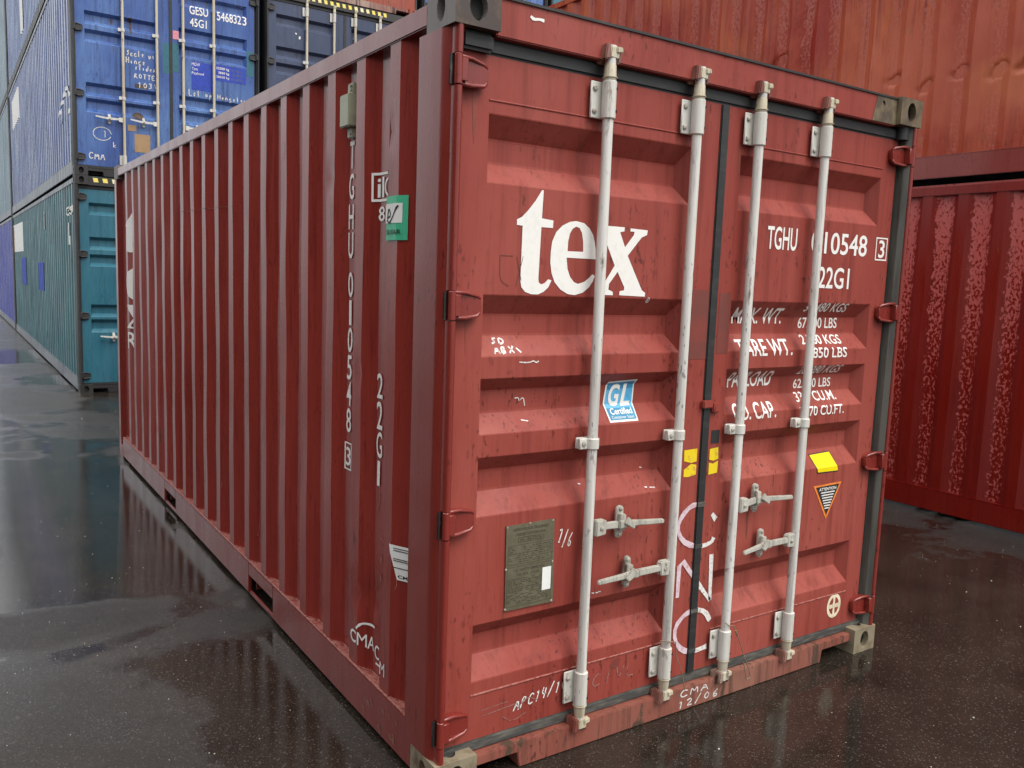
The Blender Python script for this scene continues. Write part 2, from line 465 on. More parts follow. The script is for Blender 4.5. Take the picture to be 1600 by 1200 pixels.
# ------------------------------------------------------------------ lettering laid onto a surface
def glyph_mesh(body, bold=0.0, shear=0.0, space=1.0):
    cu = D.curves.new('glyphs', 'FONT')
    cu.body = body
    cu.size = 1
    cu.offset = bold
    cu.shear = shear
    cu.space_character = space
    cu.resolution_u = 4
    ob = D.objects.new('glyphs', cu)
    COL.objects.link(ob)
    dg = bpy.context.evaluated_depsgraph_get()
    dg.update()
    me = D.meshes.new_from_object(ob.evaluated_get(dg))
    vs = [(v.co.x, v.co.y) for v in me.vertices]
    fs = [tuple(p.vertices) for p in me.polygons]
    D.objects.remove(ob)
    D.meshes.remove(me)
    D.curves.remove(cu)
    x0 = min(v[0] for v in vs)
    x1 = max(v[0] for v in vs)
    y0 = min(v[1] for v in vs)
    y1 = max(v[1] for v in vs)
    return [((x - x0) / (x1 - x0 or 1), (y - y0) / (y1 - y0 or 1)) for x, y in vs], fs


GC = {}


def text_uv(body, u0, u1, z0, z1, bold=0.0, shear=0.0, space=1.0):
    k = (body, bold, shear, space)
    if k not in GC:
        GC[k] = glyph_mesh(*k)
    vs, fs = GC[k]
    return [(u0 + (u1 - u0) * a, z0 + (z1 - z0) * b) for a, b in vs], list(fs)


def stroke_uv(lines, w):
    vs, fs = [], []
    for ln in lines:
        p = [Vector((a, b)) for a, b in ln]
        # a little smoothing
        if len(p) > 2:
            q = [p[0]]
            for i in range(len(p) - 1):
                q += [p[i].lerp(p[i + 1], 0.25), p[i].lerp(p[i + 1], 0.75)]
            p = q + [p[-1]]
        o = len(vs)
        for i, c in enumerate(p):
            d = (p[min(i + 1, len(p) - 1)] - p[max(i - 1, 0)])
            d = d.normalized() if d.length > 0 else Vector((1, 0))
            nrm = Vector((-d.y, d.x)) * w * 0.5 * (0.8 + 0.4 * rnd.random())
            vs += [tuple(c + nrm), tuple(c - nrm)]
        for i in range(len(p) - 1):
            a = o + 2 * i
            fs.append((a, a + 1, a + 3, a + 2))
    return vs, fs


HAND = {
    'A': [[(0, 0), (.45, 1), (.9, 0)], [(.2, .4), (.75, .4)]], 'B': [[(0, 0), (0, 1), (.7, .8), (.1, .5), (.8, .25), (0, 0)]],
    'C': [[(.9, .8), (.4, 1), (0, .5), (.3, 0), (.9, .15)]], 'D': [[(0, 0), (0, 1), (.8, .6), (.6, .1), (0, 0)]],
    'E': [[(.8, 1), (0, 1), (0, 0), (.8, 0)], [(0, .5), (.6, .5)]], 'H': [[(0, 0), (0, 1)], [(.8, 0), (.8, 1)], [(0, .5), (.8, .5)]],
    'I': [[(.4, 0), (.4, 1)]], 'L': [[(0, 1), (0, 0), (.8, 0)]], 'M': [[(0, 0), (.1, 1), (.45, .3), (.8, 1), (.9, 0)]],
    'N': [[(0, 0), (0, 1), (.8, 0), (.8, 1)]], 'O': [[(.4, 1), (0, .5), (.4, 0), (.85, .5), (.4, 1)]], 'P': [[(0, 0), (.1, 1), (.8, .8), (.1, .5)]],
    'R': [[(0, 0), (.1, 1), (.7, .8), (.1, .5), (.8, 0)]], 'S': [[(.8, .9), (.1, .8), (.7, .35), (0, .05)]], 'T': [[(0, 1), (.9, 1)], [(.45, 1), (.4, 0)]],
    'U': [[(0, 1), (.1, 0), (.8, 0), (.8, 1)]], 'V': [[(0, 1), (.4, 0), (.8, 1)]], 'X': [[(0, 1), (.8, 0)], [(0, 0), (.8, 1)]],
    '0': [[(.4, 1), (0, .5), (.4, 0), (.8, .5), (.4, 1)]], '1': [[(.2, .8), (.5, 1), (.4, 0)]], '2': [[(0, .8), (.5, 1), (.7, .6), (0, 0), (.8, .05)]],
    '3': [[(0, .9), (.7, .85), (.3, .5), (.7, .2), (0, 0)]], '4': [[(.1, 1), (0, .4), (.8, .45)], [(.6, .9), (.5, 0)]], '6': [[(.7, 1), (.1, .5), (.2, 0), (.75, .1), (.6, .45), (.1, .3)]],
    '7': [[(0, .9), (.7, 1), (.3, 0)]], '/': [[(0, -.1), (.7, 1.2)]], '(': [[(.7, 1.2), (.1, .5), (.6, -.2)]], '\\': [[(0, .8), (.7, .1)]],
    'a': [[(.7, .5), (.1, .5), (.1, 0), (.7, .05), (.7, .5), (.8, 0)]], 'c': [[(.7, .5), (.1, .45), (.1, 0), (.7, .05)]], 'd': [[(.7, .5), (.1, .4), (.1, 0), (.7, .05), (.75, 1)]],
    'e': [[(.1, .25), (.7, .35), (.4, .55), (.1, .2), (.6, 0)]], 'g': [[(.7, .5), (.1, .4), (.2, 0), (.7, .1), (.7, .5), (.6, -.4), (.1, -.3)]], 'i': [[(.3, .5), (.35, 0)]],
    'k': [[(.1, 1), (.1, 0)], [(.6, .5), (.1, .25), (.7, 0)]], 'l': [[(.3, 1), (.35, 0)]], 'n': [[(.1, 0), (.1, .5), (.6, .5), (.7, 0)]], 'o': [[(.4, .5), (0, .25), (.4, 0), (.7, .3), (.4, .5)]],
    'p': [[(.1, -.4), (.1, .5), (.7, .4), (.1, .05)]], 's': [[(.6, .5), (.1, .4), (.6, .15), (0, 0)]], 't': [[(.3, .9), (.3, 0), (.6, 0)], [(0, .6), (.6, .6)]], 'u': [[(.1, .5), (.15, 0), (.6, .05), (.7, .5)]],
    'r': [[(.1, 0), (.15, .5), (.6, .5)]], 'v': [[(0, .5), (.3, 0), (.7, .5)]], '.': [[(.3, 0), (.4, .05)]], '-': [[(0, .4), (.7, .45)]], ' ': [],
}


def hand_uv(txt, u0, z0, h, w, lw, tilt=0.0, rise=0.0):
    """handwriting: letters of height h and pitch w starting at (u0, z0)"""
    lines = []
    for i, ch in enumerate(txt):
        jz = (rnd.random() - .5) * h * 0.12
        for ln in HAND.get(ch, []):
            lines.append([(u0 + i * w + a * w * 0.78 + b * tilt * h, z0 + i * rise + b * h + jz) for a, b in ln])
    return stroke_uv(lines, lw)


def rect_uv(u0, u1, z0, z1):
    return [(u0, z0), (u1, z0), (u1, z1), (u0, z1)], [(0, 1, 2, 3)]


def poly_uv(loops):
    tri = geometry.tessellate_polygon([[Vector((a, b, 0)) for a, b in lp] for lp in loops])
    return [p for lp in loops for p in lp], [tuple(t) for t in tri]


def ellipse(cu, cz, ru, rz, n=28):
    return [(cu + ru * math.cos(2 * math.pi * k / n), cz + rz * math.sin(2 * math.pi * k / n)) for k in range(n)]


def ring_uv(cu, cz, ru, rz, k, n=28):
    a = ellipse(cu, cz, ru, rz, n)
    b = ellipse(cu, cz, ru * k, rz * k, n)
    return a + b, [(i, (i + 1) % n, (i + 1) % n + n, i + n) for i in range(n)]


def frame_uv(u0, u1, z0, z1, w):
    vs, fs = [], []
    for q in ((u0, u1, z0, z0 + w), (u0, u1, z1 - w, z1), (u0, u0 + w, z0 + w, z1 - w), (u1 - w, u1, z0 + w, z1 - w)):
        v, f_ = rect_uv(*q)
        o = len(vs)
        vs += v
        fs += [tuple(i + o for i in g) for g in f_]
    return vs, fs


def join_uv(*parts):
    vs, fs = [], []
    for v, f_ in parts:
        o = len(vs)
        vs += list(v)
        fs += [tuple(i + o for i in g) for g in f_]
    return vs, fs


def lay(name, uv, surf, mat, parent, cuts_u=(), cuts_z=(), lift=0.0015, thick=0.0, label=None, clip=None):
    """lay a flat drawing (u, z) on a surface; surf(u, z, lift) gives the 3-D point. Cut at the surface's creases first."""
    vs, fs = uv
    me = D.meshes.new(name)
    me.from_pydata([(a, 0, b) for a, b in vs], [], fs)
    bm = bmesh.new()
    bm.from_mesh(me)
    for cs, nrm in ((cuts_u, (1, 0, 0)), (cuts_z, (0, 0, 1))):
        for c in cs:
            g = list(bm.verts) + list(bm.edges) + list(bm.faces)
            bmesh.ops.bisect_plane(bm, geom=g, dist=1e-6, plane_co=(c * nrm[0], 0, c * nrm[2]), plane_no=nrm)
    if clip is not None:
        bmesh.ops.bisect_plane(bm, geom=list(bm.verts) + list(bm.edges) + list(bm.faces), dist=1e-6, plane_co=(clip, 0, 0), plane_no=(1, 0, 0), clear_outer=True)
    for v in bm.verts:
        v.co = surf(v.co.x, v.co.z, lift)
    if thick:
        bmesh.ops.solidify(bm, geom=bm.faces[:], thickness=thick)
    bm.to_mesh(me)
    bm.free()
    return link(name, me, mat, parent, label)


# ------------------------------------------------------------------ container geometry
CW, HC = 2.438, 2.896
DY = 0.060          # door face depth behind the castings' face
DREC = 0.050        # depth of the pressed panels
RIBS20 = [(2.242, 2.168, 2.095, 2.025), (1.673, 1.604, 1.538, 1.466), (1.397, 1.348, 1.276, 1.206), (1.133, 1.076, 1.009, .926), (.553, .495, .428, .345)]
RIBS40 = [(2.55, 2.51, 2.43, 2.39), (2.10, 2.06, 1.975, 1.93), (1.87, 1.83, 1.75, 1.71), (1.20, 1.16, 1.075, 1.03), (1.00, .96, .87, .82)]


def holed_face(mb, c, U, V, hw, hh, rx, ry, depth, n=20):
    c, U, V = Vector(c), Vector(U), Vector(V)
    N = U.cross(V)
    angs = sorted([2 * math.pi * k / n for k in range(n)] + [math.atan2(sy * hh, sx * hw) % (2 * math.pi) for sx in (1, -1) for sy in (1, -1)])
    out, inn = [], []
    for a in angs:
        ca, sa = math.cos(a), math.sin(a)
        t = min(hw / abs(ca) if abs(ca) > 1e-6 else 9, hh / abs(sa) if abs(sa) > 1e-6 else 9)
        out.append(c + U * ca * t + V * sa * t)
        inn.append(c + U * ca * rx + V * sa * ry)
    m = len(angs)
    deep = [p - N * depth for p in inn]
    vs = out + inn + deep
    fs = [(i, (i + 1) % m, (i + 1) % m + m, i + m) for i in range(m)]
    fs += [(i + m, (i + 1) % m + m, (i + 1) % m + 2 * m, i + 2 * m) for i in range(m)]
    mb.add(vs, fs)


def casting(parent, x0, y0, z0, sx, sy, mat, holes=True):
    """ISO corner casting; sx/sy = +1 when the outer face is at the low x / low y side"""
    w, l, h = 0.162, 0.178, 0.118
    x1, y1, z1 = x0 + w, y0 + l, z0 + h
    if not holes:
        return MB().box(x0, x1, y0, y1, z0, z1).build('corner_casting', mat, parent, 0.004)
    cx, cy, cz = (x0 + x1) / 2, (y0 + y1) / 2, (z0 + z1) / 2
    mb = MB()
    xo, xi = (x0, x1) if sx > 0 else (x1, x0)
    yo, yi = (y0, y1) if sy > 0 else (y1, y0)
    # outer x face (viewed from -x when sx>0)
    holed_face(mb, (xo, cy, cz), (0, -sx, 0), (0, 0, 1), l / 2, h / 2, 0.026, 0.040, 0.028)
    holed_face(mb, (cx, yo, cz), (sy, 0, 0), (0, 0, 1), w / 2, h / 2, 0.0315, 0.042, 0.028)
    holed_face(mb, (cx, cy, z1), (1, 0, 0), (0, 1, 0), w / 2, l / 2, 0.032, 0.06, 0.028)
    holed_face(mb, (cx, cy, z0), (-1, 0, 0), (0, 1, 0), w / 2, l / 2, 0.032, 0.06, 0.028)
    mb.add([(xi, y0, z0), (xi, y1, z0), (xi, y1, z1), (xi, y0, z1)], [(0, 1, 2, 3)])
    mb.add([(x0, yi, z0), (x1, yi, z0), (x1, yi, z1), (x0, yi, z1)], [(0, 1, 2, 3)])
    me = D.meshes.new('corner_casting')
    me.from_pydata(mb.v, [], mb.f)
    bm = bmesh.new()
    bm.from_mesh(me)
    bmesh.ops.remove_doubles(bm, verts=bm.verts, dist=1e-4)
    bmesh.ops.recalc_face_normals(bm, faces=bm.faces)
    ed = [e for e in bm.edges if len(e.link_faces) == 2 and e.calc_face_angle(0) > 1.0
          and sum(abs(getattr(e.verts[0].co, a) - t) < 1e-4 and abs(getattr(e.verts[1].co, a) - t) < 1e-4 for a, t in (('x', x0), ('x', x1), ('y', y0), ('y', y1), ('z', z0), ('z', z1))) >= 2]
    bmesh.ops.bevel(bm, geom=ed, offset=0.007, segments=2, affect='EDGES', clamp_overlap=True)
    bm.to_mesh(me)
    bm.free()
    o = link('corner_casting', me, mat, parent)
    if mat is M['cast_grey']:
        me.materials.append(M['cast_rust'])
        for p_ in me.polygons:
            if p_.center.y < y0 + .012 or p_.center.z < z0 + .006:
                p_.material_index = 1
    MB().box(x0 + .03, x1 - .03, y0 + .03, y1 - .03, z0 + .03, z1 - .03).build('casting_shade_block', M['black'], o)  # solid black block paints the shade inside the holes
    return o


def side_profile(L):
    """list of (y, x) creases of the corrugated side"""
    pts = [(0.222, 0.044)]
    y = 0.305
    P = 0.2845
    while y + 0.25 < L - 0.15:
        pts += [(y, 0.044), (y + 0.070, 0.008), (y + 0.148, 0.008), (y + 0.216, 0.044)]
        y += P
    pts.append((L - 0.10, 0.044))
    return pts


def side_x(prof, y):
    for (a, xa), (b, xb) in zip(prof, prof[1:]):
        if a <= y <= b:
            return xa + (xb - xa) * (y - a) / (b - a)
    return prof[-1][1]


def corr_side(parent, L, z0, z1, mat, mirror=False, dent=0.0, hard_dents=(), seed=0, nz=14):
    prof = side_profile(L)
    vs, fs = [], []
    for (a, xa), (b, xb) in zip(prof, prof[1:]):
        if b - a < 1e-4:
            continue
        o = len(vs)
        nu = 3 if dent else 1
        for k in range(nz + 1):
            z = z0 + (z1 - z0) * k / nz
            for j in range(nu + 1):
                y = a + (b - a) * j / nu
                x = xa + (xb - xa) * j / nu
                edge = min(1, 6 * min(k, nz - k) / nz)
                if dent:
                    x += dent * edge * noise.noise(Vector((y * 5.0, z * 2.2, seed)))
                    y += dent * 0.9 * edge * noise.noise(Vector((y * 4 + 9, z * 2.6, seed + 5)))
                for (dy, dz, rr, dd) in hard_dents:
                    q = ((y - dy) / rr) ** 2 + ((z - dz + .35 * (y - dy)) / (rr * 0.55)) ** 2 + .9 * noise.noise(Vector((y * 14, z * 14, seed)))
                    if q < 1:
                        x += dd * (1 - max(q, 0)) ** 1.2
                vs.append((CW - x if mirror else x, y, z))
        for k in range(nz):
            for j in range(nu):
                p = o + k * (nu + 1) + j
                fs.append((p, p + 1, p + nu + 2, p + nu + 1))
    # inner sheet so that the wall is closed
    o = len(vs)
    ix = CW - 0.052 if mirror else 0.052
    vs += [(ix, 0.22, z0), (ix, L - .1, z0), (ix, L - .1, z1), (ix, 0.22, z1)]
    fs.append((o, o + 1, o + 2, o + 3))
    me = D.meshes.new('side_panel')
    me.from_pydata(vs, [], fs)
    me.polygons.foreach_set('use_smooth', [True] * len(me.polygons))
    return link('side_panel', me, mat, parent)


def door_leaf(parent, x0, x1, z0, z1, ribs, rx0, rx1, mat):
    """door leaf with pressed recesses, each a sunk pan with sloping sides"""
    mb = MB()
    bz = 0.042
    # flat face as strips round the recesses
    zs = [z0]
    for r in reversed(ribs):
        zs += [r[3], r[0]]
    zs.append(z1)
    mb.add([(x0, DY, z0), (rx0, DY, z0), (rx0, DY, z1), (x0, DY, z1)], [(0, 1, 2, 3)])
    mb.add([(rx1, DY, z0), (x1, DY, z0), (x1, DY, z1), (rx1, DY, z1)], [(0, 1, 2, 3)])
    for i in range(0, len(zs), 2):
        mb.add([(rx0, DY, zs[i]), (rx1, DY, zs[i]), (rx1, DY, zs[i + 1]), (rx0, DY, zs[i + 1])], [(0, 1, 2, 3)])
    YB = DY + DREC
    for a, b, c, d in ribs:
        o4 = ((rx0, DY, d), (rx1, DY, d), (rx1, DY, a), (rx0, DY, a))
        i4 = ((rx0 + bz * .35, YB, c), (rx1 - bz, YB, c), (rx1 - bz, YB, b), (rx0 + bz * .35, YB, b))
        loops = [o4]
        for t, dd in ((.05, .02), (.13, .11), (.87, .89), (.95, .98)):
            loops.append(tuple(tuple(p + (q - p) * (dd if k == 1 else t) for k, (p, q) in enumerate(zip(P_, Q_))) for P_, Q_ in zip(o4, i4)))
        cx_, cz_ = (i4[0][0] + i4[1][0]) / 2, (b + c) / 2
        loops.append(tuple((p[0] + (.004 if p[0] < cx_ else -.004), YB, p[2] + (.004 if p[2] < cz_ else -.004)) for p in i4))
        vs = [p for lp in loops for p in lp]
        fs = []
        for q in range(len(loops) - 1):
            for k in range(4):
                fs.append((q * 4 + k, q * 4 + (k + 1) % 4, q * 4 + 4 + (k + 1) % 4, q * 4 + 4 + k))
        fs.append(tuple(len(vs) - 4 + k for k in range(4)))
        mb.add(vs, fs)
    yb = DY + 0.055
    mb.add([(x0, DY, z0), (x1, DY, z0), (x1, DY, z1), (x0, DY, z1), (x0, yb, z0), (x1, yb, z0), (x1, yb, z1), (x0, yb, z1)],
           [(0, 4, 5, 1), (1, 5, 6, 2), (2, 6, 7, 3), (3, 7, 4, 0), (4, 7, 6, 5)])
    me = D.meshes.new('door')
    me.from_pydata(mb.v, [], mb.f)
    bm = bmesh.new()
    bm.from_mesh(me)
    bmesh.ops.remove_doubles(bm, verts=bm.verts, dist=1e-5)
    bmesh.ops.recalc_face_normals(bm, faces=bm.faces)
    bm.to_mesh(me)
    bm.free()
    return link('door', me, mat, parent)


def door_surf(ribs, rx0, rx1):
    def fn(u, z, lift):
        y = DY
        for a, b, c, d in ribs:
            if d < z < a and rx0 < u < rx1:
                t = 1.0
                if z > b:
                    t = (a - z) / (a - b)
                elif z < c:
                    t = (z - d) / (c - d)
                t = min(t, (u - rx0) / 0.015, (rx1 - u) / 0.042)
                y = DY + DREC * max(0, t)
        return Vector((u, y - lift, z))
    return fn


def rivet(mb, x, y, z, r=0.008, h=0.005):
    mb.tube([(x, y, z), (x, y - h * .6, z), (x, y - h, z)], [r, r, r * .55], 10)


SHARE = {}


def rod_set(door, x, side, H, zt, mids, mats, hi=True, yellow=False, plate_dir=-1):
    """one locking rod with brackets, cams and keepers; plate_dir = side to which the bracket flange points"""
    Y = 0.018
    R_ = 0.0185
    o = MB().tube([(x, Y, 0.085), (x, Y, zt + 0.05)], R_, 18 if hi else 10).build('locking_rod', mats[0], door, smooth=True)
    for zb0, zb1 in ((zt - 0.190, zt - 0.064), (0.175, 0.302)):
        mb = MB()
        # half sleeve and flange plates
        mb.tube([(x, Y, zb0), (x, Y, zb1)], R_ + 0.0065, 20 if hi else 8)
        fx = x + plate_dir * 0.060
        mb.box(min(fx, x), max(fx, x), Y + 0.022, Y + 0.030, zb0 + .002, zb1 - .002)
        mb.box(x - 0.006 * plate_dir if plate_dir < 0 else x - 0.03, x + (0.030 if plate_dir < 0 else 0.006), Y + 0.022, Y + 0.030, zb0 + .002, zb1 - .002)
        b = mb.build('rod_bracket', mats[1], door, 0.003 if hi else 0, smooth=True, seg=1)
        if hi:
            for zz in (zb0 + 0.026, zb1 - 0.026):
                m2 = MB()
                rivet(m2, x + plate_dir * 0.044, Y + 0.022, zz, 0.0095, 0.008)
                m2.build('bolt', M['bolt'], door, smooth=True)
                m3 = MB()
                m3.tube([(x - plate_dir * .017, Y - 0.0165, zz), (x - plate_dir * .019, Y - .0205, zz)], 0.005, 8)
                m3.build('rivet', M['black'], door)
    for zm in mids:
        mb = MB()
        mb.tube([(x, Y, zm - .02), (x, Y, zm + .02)], R_ + 0.006, 18 if hi else 8)
        mb.box(x - 0.056, x + 0.030, Y + 0.018, Y + 0.030, zm - .02, zm + .02)
        mb.box(x - 0.056, x - 0.015, Y - 0.002, Y + 0.018, zm - .020, zm + .020)
        mb.build('rod_clamp', mats[1], door, 0.003 if hi else 0, seg=1, smooth=True)
        if hi:
            m2 = MB()
            rivet(m2, x - 0.040, Y - 0.002, zm, 0.009, 0.006)
            m2.build('bolt', M['bolt'], door, smooth=True)
    # cams with keepers at both ends
    for zc, sg in ((zt + 0.02, 1), (0.098, -1)):
        m = mats[2]
        mb = MB()
        mb.tube([(x, Y, zc - sg * .085), (x, Y, zc - sg * .035), (x, Y, zc - sg * .03), (x, Y, zc - sg * .005)], [R_ + .004, R_ + .002, R_ + .0, R_ * .9], 14)
        mb.tube([(x, Y, zc - sg * .078), (x, Y, zc - sg * .070)], R_ + .008, 14)
        mb.prism([(x - .018, zc - .012), (x + .020, zc - .014), (x + .026, zc + .012), (x + .010, zc + .030), (x - .012, zc + .024)], 'y', Y - .020, Y + .018)
        mb.prism([(x + .008, zc + .004), (x + .034, zc + .008), (x + .032, zc + .026), (x + .006, zc + .024)], 'y', Y - .026, Y - .004)
        mb.build('cam', m, door, 0.003, smooth=True)
        if hi:
            kb = MB()
            kb.prism([(x - .040, zc - .022), (x - .014, zc - .016), (x - .016, zc + .030), (x - .034, zc + .032)], 'y', Y - .022, Y + .030)
            kb.prism([(x + .020, zc - .030), (x + .040, zc - .020), (x + .038, zc + .022), (x + .024, zc + .018)], 'y', Y - .012, Y + .030)
            kb.box(x - .040, x + .040, Y + .016, Y + .034, zc - .030, zc + .028)
            kb.build('cam_keeper', M['cam'], door, 0.004, smooth=True)
    return o


def handle(door, xr, zr, xh, zh, xe, ze, mat, hi=True):
    """lever from the rod at xr over the catch at xh to its free end xe"""
    Y = 0.010
    s = 1 if xe > xr else -1
    mb = MB()
    mb.prism([(xr + s * 0.004, zr - .034), (xr + s * .050, zr - .030), (xr + s * .054, zr + .016), (xr + s * .046, zr + .026), (xr + s * .004, zr + .026)], 'y', Y - .012, Y + .016)
    hx = xh - s * 0.03
    mb.prism([(xr + s * .046, zr - .012), (hx, zh - .014), (hx, zh + .014), (xr + s * .046, zr + .014)], 'y', Y - .010, Y + .004)
    mb.prism([(hx, zh - .016), (xh + s * .035, zh - .010), (xh + s * .035, zh + .010), (hx, zh + .016)], 'y', Y - .016, Y + .002)
    mb.prism([(xh + s * .030, zh - .012), (xe, ze - .009), (xe + s * .004, ze), (xe, ze + .009), (xh + s * .030, zh + .011)], 'y', Y - .014, Y - .001)
    mb.build('handle', mat, door, 0.0035 if hi else 0, smooth=True)
    if hi:
        m2 = MB()
        rivet(m2, xr + s * .028, Y - .012, zr - .004, .008, .006)
        m2.build('bolt', M['bolt'], door, smooth=True)
    mb = MB()
    n = 10
    pl = [(xh + .017 * math.cos(math.pi * k / n), zh + .045 + .017 * math.sin(math.pi * k / n)) for k in range(n + 1)]
    pl += [(xh - .017 * math.cos(math.pi * k / n), zh - .045 - .017 * math.sin(math.pi * k / n)) for k in range(n + 1)]
    mb.prism(pl, 'y', Y + .020, Y + .034)
    mb.prism([(xh - .016, zh - .030), (xh + .016, zh - .030), (xh + .018, zh + .030), (xh - .012, zh + .034)], 'y', Y + .004, Y + .022)
    mb.prism([(xh - s * .012, zh + .005), (xh + s * .030, zh - .020), (xh + s * .040, zh - .008), (xh + s * .004, zh + .030)], 'y', Y - .028, Y - .014)
    c = mb.build('handle_catch', mat, door, 0.003 if hi else 0, smooth=True)
    if hi:
        for zz in (zh - .048, zh + .050):
            m2 = MB()
            rivet(m2, xh, Y + .020, zz, .008, .007)
            m2.build('bolt', M['bolt'], door, smooth=True)


def hinge(door, xs, z, mat, mirror):
    def X(v):
        return CW - v if mirror else v
    mb = MB()
    mb.tube([(X(.024), .013, z - .046), (X(.024), .013, z + .044)], 0.0125, 14)
    a = [(.030, -.040), (.085, -.040), (.128, -.034), (.143, -.020), (.143, .018), (.128, .032), (.085, .042), (.030, .040)]
    mb.prism([(X(p), z + q) for p, q in a], 'y', .034, .060)
    mb.box(min(X(.024), X(.055)), max(X(.024), X(.055)), .006, .040, z - .034, z + .034)
    mb.tube([(X(.020), .020, z + .040), (X(.080), .030, z + .040), (X(.128), .037, z + .030), (X(.140), .040, z + .020)], .0072, 8)
    mb.tube([(X(.020), .020, z - .040), (X(.080), .030, z - .040), (X(.128), .037, z - .034), (X(.140), .040, z - .022)], .0072, 8)
    mb.build('hinge', mat, door, 0.002, smooth=True, seg=1)


def corner_post(parent, H, mat, mirror, hz, detail):
    def X(v):
        return CW - v if mirror else v
    mb = MB()
    z0, z1 = .118, H - .118
    pf = [(0, .226), (0, .085), (.0015, .070), (.006, .052), (.012, .040), (.016, .036), (.045, .036), (.045, .226)]
    mb.prism([(X(a), b) for a, b in pf], 'z', z0, z1)
    post = mb.build('corner_post', mat, parent, smooth=True)
    st = [(.014, .040), (.0135, .014), (.0165, .006), (.022, .002), (.029, .002), (.035, .006), (.037, .014), (.037, .040)]
    cuts = [z0] + sorted(sum([[z - .049, z + .046] for z in hz], [])) + [z1] if hz else [z0, z1]
    if detail:
        for i in range(0, len(cuts), 2):
            m2 = MB()
            if cuts[i + 1] - cuts[i] < .02:
                continue
            m2.prism([(X(a), b) for a, b in st], 'z', cuts[i], cuts[i + 1])
            m2.build('post_flange', mat, post, smooth=True)
    return post


def make_container(name, label, group, loc, L, H, m, hz=None, ribs=None, doors=True, hi=False, sides='L', dent=0.0, seed=0, pockets=True, hard=(), nz=10):
    root = empty(name, loc)
    tag(root, label, 'shipping container', group)
    fm = m.get('frame', m['side'])
    cm = m.get('cast', fm)
    # castings
    for ix, x in ((1, 0), (-1, CW - .162)):
        for iy, y in ((1, 0), (-1, L - .178)):
            for iz, z in ((0, 0), (1, H - .118)):
                vis = iy > 0
                cmat = m.get('castmap', {}).get((ix, iy, iz), cm)
                casting(root, x, y, z, ix, iy, cmat, holes=vis)
    # posts
    corner_post(root, H, m.get('post', fm), False, hz, doors)
    corner_post(root, H, m.get('post', fm), True, hz, doors)
    for x in (0, CW - .08):
        MB().box(x, x + .08, L - .10, L - .004, .118, H - .118).build('corner_post', fm, root, .004)
    # rails
    for s, x0, x1 in (('L', .001, .060), ('R', CW - .060, CW - .001)):
        MB().box(x0, x1, .178, L - .178, H - .093, H - .026).build('top_rail', m.get('toprail', fm), root, .004)
        rz = .155
        tz = .190
        mb = MB()
        seg = []
        if pockets and s in sides:
            seg = [(1.67, 2.07), (3.78, 4.14)] if L < 7 else []
        y = .178
        for a, b in seg + [(L - .178, None)]:
            mb.box(x0 + (0 if s == 'L' else .04), x1 - (.04 if s == 'L' else 0), y, a, .022, tz)
            if b:
                mb.box(x0 + (0 if s == 'L' else .04), x1 - (.04 if s == 'L' else 0), a, b, .120, tz)
                mb.box(x0 + (.006 if s == 'L' else .04), x1 - (.04 if s == 'L' else .006), a, b, .014, .036)
                y = b
        mb.build('bottom_rail', m.get('botrail', fm), root, .004)
        MB().box(x0 + .001, x1, .178, L - .178, tz, tz + .006).build('rail_ledge', m.get('ledge', m.get('botrail', fm)), root)
        if s in sides:
            corr_side(root, L, tz + .006, H - .091, m['side'], s == 'R', dent, hard, seed, nz)
        else:
            MB().box(CW - .05, CW - .01, .226, L - .1, tz, H - .095).build('side_panel', m['side'], root)
    MB().box(.06, CW - .06, .05, L - .03, H - .030, H - .003).build('roof', m.get('roof', m['side']), root)
    MB().box(.06, CW - .06, .14, L - .03, .13, .16).build('floor', m.get('botrail', fm), root)
    if L > 7:
        MB().box(.07, CW - .07, .2, L - .2, .03, .128).build('cross_members', M['frame_dark'], root)
    if pockets and L < 7:
        for a, b in ((1.67, 2.07), (3.78, 4.14)):
            MB().box(.045, CW - .045, a - .01, a - .002, .03, .129).add([], []).box(.045, CW - .045, b + .002, b + .01, .03, .129).build('fork_pocket', m.get('botrail', fm), root)
    MB().box(.08, CW - .08, L - .05, L - .02, .02, H - .03).build('end_panel', m['side'], root)
    # door end
    hm = m.get('header', fm)
    MB().box(.162, CW - .162, .024, .12, H - .126, H - .008).build('door_header', hm, root, .004)
    sm = m.get('sill', fm)
    sill = MB()
    nx0, nx1, nz1 = .350, 2.060, .055
    sill.prism([(.162, .060), (.345, .060), (.355, .002), (2.052, .002), (2.062, .060), (CW - .162, .060), (CW - .162, .096), (.162, .096)], 'y', .022, .14)
    sill.build('door_sill', sm, root, .003)
    return root


